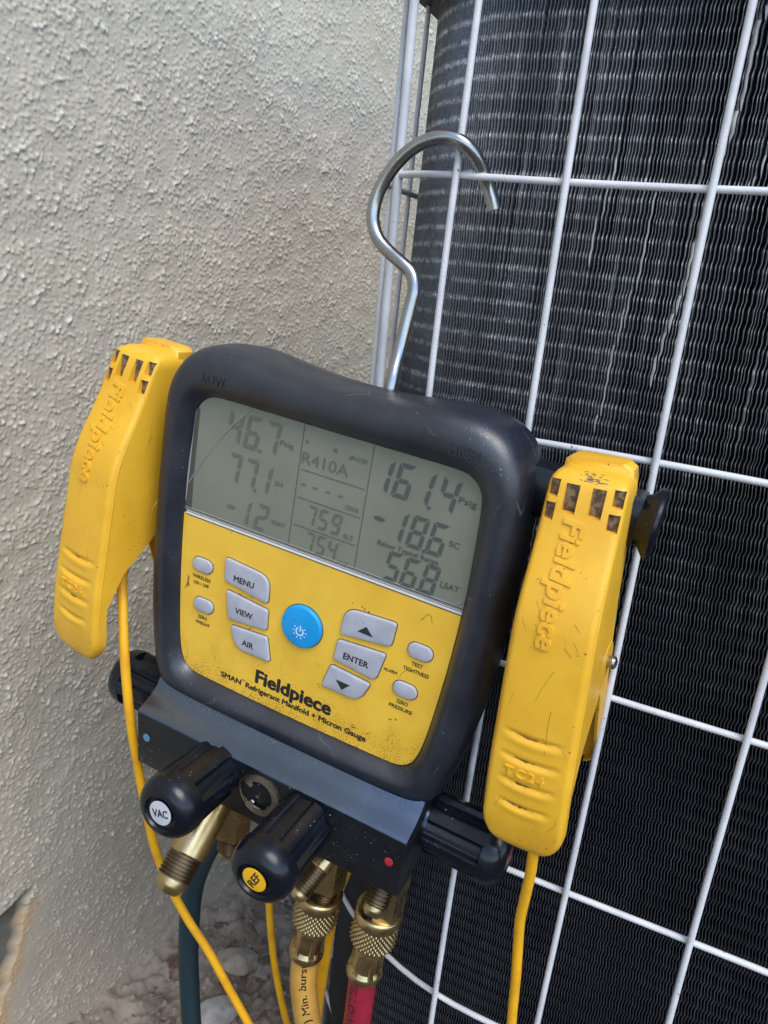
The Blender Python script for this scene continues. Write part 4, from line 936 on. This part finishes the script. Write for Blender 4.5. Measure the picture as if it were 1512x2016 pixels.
cable('sensor_cable', [(41, 80, 30), (42.7, 120.6, 29.5), (38.9, 157.4, 30), (33.9, 189.8, 31), (33.0, 222.2, 33), (33.1, 255.5, 35), (33.2, 290.6, 37), (34.1, 328.1, 40), (36.2, 370.7, 42), (44, 440, 42), (60, 530, 40)], 3.9, M['cable'], 'thick orange yellow cable running down behind the tan hose', 'cable')

# ================================================================== REFRIGERANT HOSES
def hose(px, pts, r, m, label, txt, tw, tang, flipdir):
    base = dev_world(*pts[-1]); ol = Vector(W(*base))
    root = empty('refrigerant_hose', Matrix.Translation(ol), label, 'hose', None)
    X_ = lambda x, y, z: tuple(Vector(W(x, y, z)) - ol)
    top = px
    A0 = dev_world(top[0], top[1], top[2]); A1 = dev_world(top[3], top[4], top[5]); d = (A1 - A0).normalized()
    N = 30
    def tri(q): q = q % 1.0; return 1 - abs(2 * q - 1)
    def kn(th, t, rr_):
        if 6.2 < t < 24.5:
            a_ = tri(th * N / (2 * PI) + (t) * .27); b_ = tri(th * N / (2 * PI) - (t) * .27); return rr_ - .95 + 1.25 * a_ * b_ * 1.3
        return rr_
    mb = MB(); lathe(mb, A0, A1, [(-1.5, 9.4), (-1.6, 12.2), (-.6, 13.2), (3.4, 13.3), (5.4, 13.3), (6.0, 12.9)] + [(6.3 + k * .45, 13.2 if k < 34 else 13.2 - (k - 33) * .28) for k in range(41)] + [(24.8, 10.6), (25.4, 9.6)], 240, rf=kn, cap0=False, up=DX)
    mb.build('knurled_nut', M['brass'], root, X_, 80)
    mb = MB(); lathe(mb, A0, A1, [(-1.5, 9.4), (2, 9.2), (5, 8.8), (5.1, 2)], 40, cap0=False, cap1=False); mb.build('nut_bore', M['brassdark'], root, X_, 40)
    def dent(th, t, rr_):
        if 29.5 < t < 44: e = min(1, (t - 29.5) / 1.2, (44 - t) / 1.2); return rr_ * (1 - .11 * e * (1 if math.cos(th * 6) > -.55 else -.1))
        return rr_
    mb = MB(); lathe(mb, A0, A1, [(24.5, 8.3), (25.5, 8.9), (28.8, 9.2), (29.6, 9.2), (31, 9.2), (37, 9.3), (42.6, 9.5), (44.2, 9.9), (45, 10.4), (48, 10.6), (49.2, 10.2), (49.3, 8.2)], 96, rf=dent); mb.build('crimp_ferrule', M['brass'], root, X_, 30)
    st_ = A0 + d * 47
    P_ = catmull([tuple(st_), tuple(st_ + d * 4)] + [tuple(q) for q in devlist(pts)], 14)
    mb = MB(); tube(mb, P_, r, 28); h_ = mb.build('hose_body', m, root, X_)
    # print wrapped on the tube
    if txt:
        V, F = bold_verts(txt, .01, 0); xs = [v[0] for v in V]; x0, x1 = min(xs), max(xs); sx = tw / (x1 - x0); sy = 4.6 / .729
        cum_ = [0.0]
        for i in range(1, len(P_)): cum_.append(cum_[-1] + (P_[i] - P_[i - 1]).length)
        vs_ = []
        for x, y, q in V:
            sl = (x - x0) * sx
            if flipdir: sl = tw - sl
            sl += tang[1]; i = max(0, min(len(P_) - 2, int(np.searchsorted(cum_, sl)) - 1)); f = (sl - cum_[i]) / (cum_[i + 1] - cum_[i]); p = P_[i] + (P_[i + 1] - P_[i]) * f; t_ = (P_[i + 1] - P_[i]).normalized()
            toc = (-p).normalized(); n_ = (toc - t_ * toc.dot(t_)).normalized(); b_ = t_.cross(n_)
            yy = (y - .3645) * sy * (1 if flipdir else -1); th = tang[0] + yy / r; pos = p + (n_ * math.cos(th) + b_ * math.sin(th)) * (r + .02 + (q + .5) * .12)
            vs_.append(X_(*pos))
        me = bpy.data.meshes.new('lettering'); me.from_pydata(vs_, [], F); me.materials.append(INK); link('lettering', me, h_)
    return root
hose((33.6, 166, 6, 31.2, 215, 6), [(32.8, 238.3, 6), (35.8, 254.8, 7), (40.2, 274.6, 9), (47.0, 303.0, 12), (56, 350, 20), (66, 420, 30), (72, 520, 35)], 8.2, M['hosey'], 'tan yellow refrigerant hose with brass knurled nut, nearest the knob marked REF', '(41 bar) Min. burst', 78, (.05, 3), True)
hose((70.3, 156, 6, 69.2, 201, 6), [(70.3, 224.9, 6), (71.0, 249.8, 8), (71.1, 281.0, 10), (72, 320, 14), (76, 390, 22), (86, 520, 30)], 8.2, M['hoser'], 'dark red refrigerant hose with brass knurled nut, rightmost under the gauge', 'YELLOW JACKET', 70, (.55, 1), False)
cable('refrigerant_hose', [(-50, 114, 27), (-52, 150, 29), (-59.9, 198.1, 33), (-69.5, 229.7, 37), (-75.0, 255.9, 38), (-75.6, 284.7, 38), (-73.2, 322.8, 38), (-68.0, 361.2, 38), (-62.7, 395.6, 38), (-55.7, 435.9, 38), (-45, 520, 30)], 7.3, M['hoset'], 'dark teal hose hanging behind the leftmost brass port', 'hose', None, n=24)
for o in list(bpy.data.objects):
    if o.type == 'MESH' and o.name.startswith('refrigerant_hose'): tag(o, group=None)
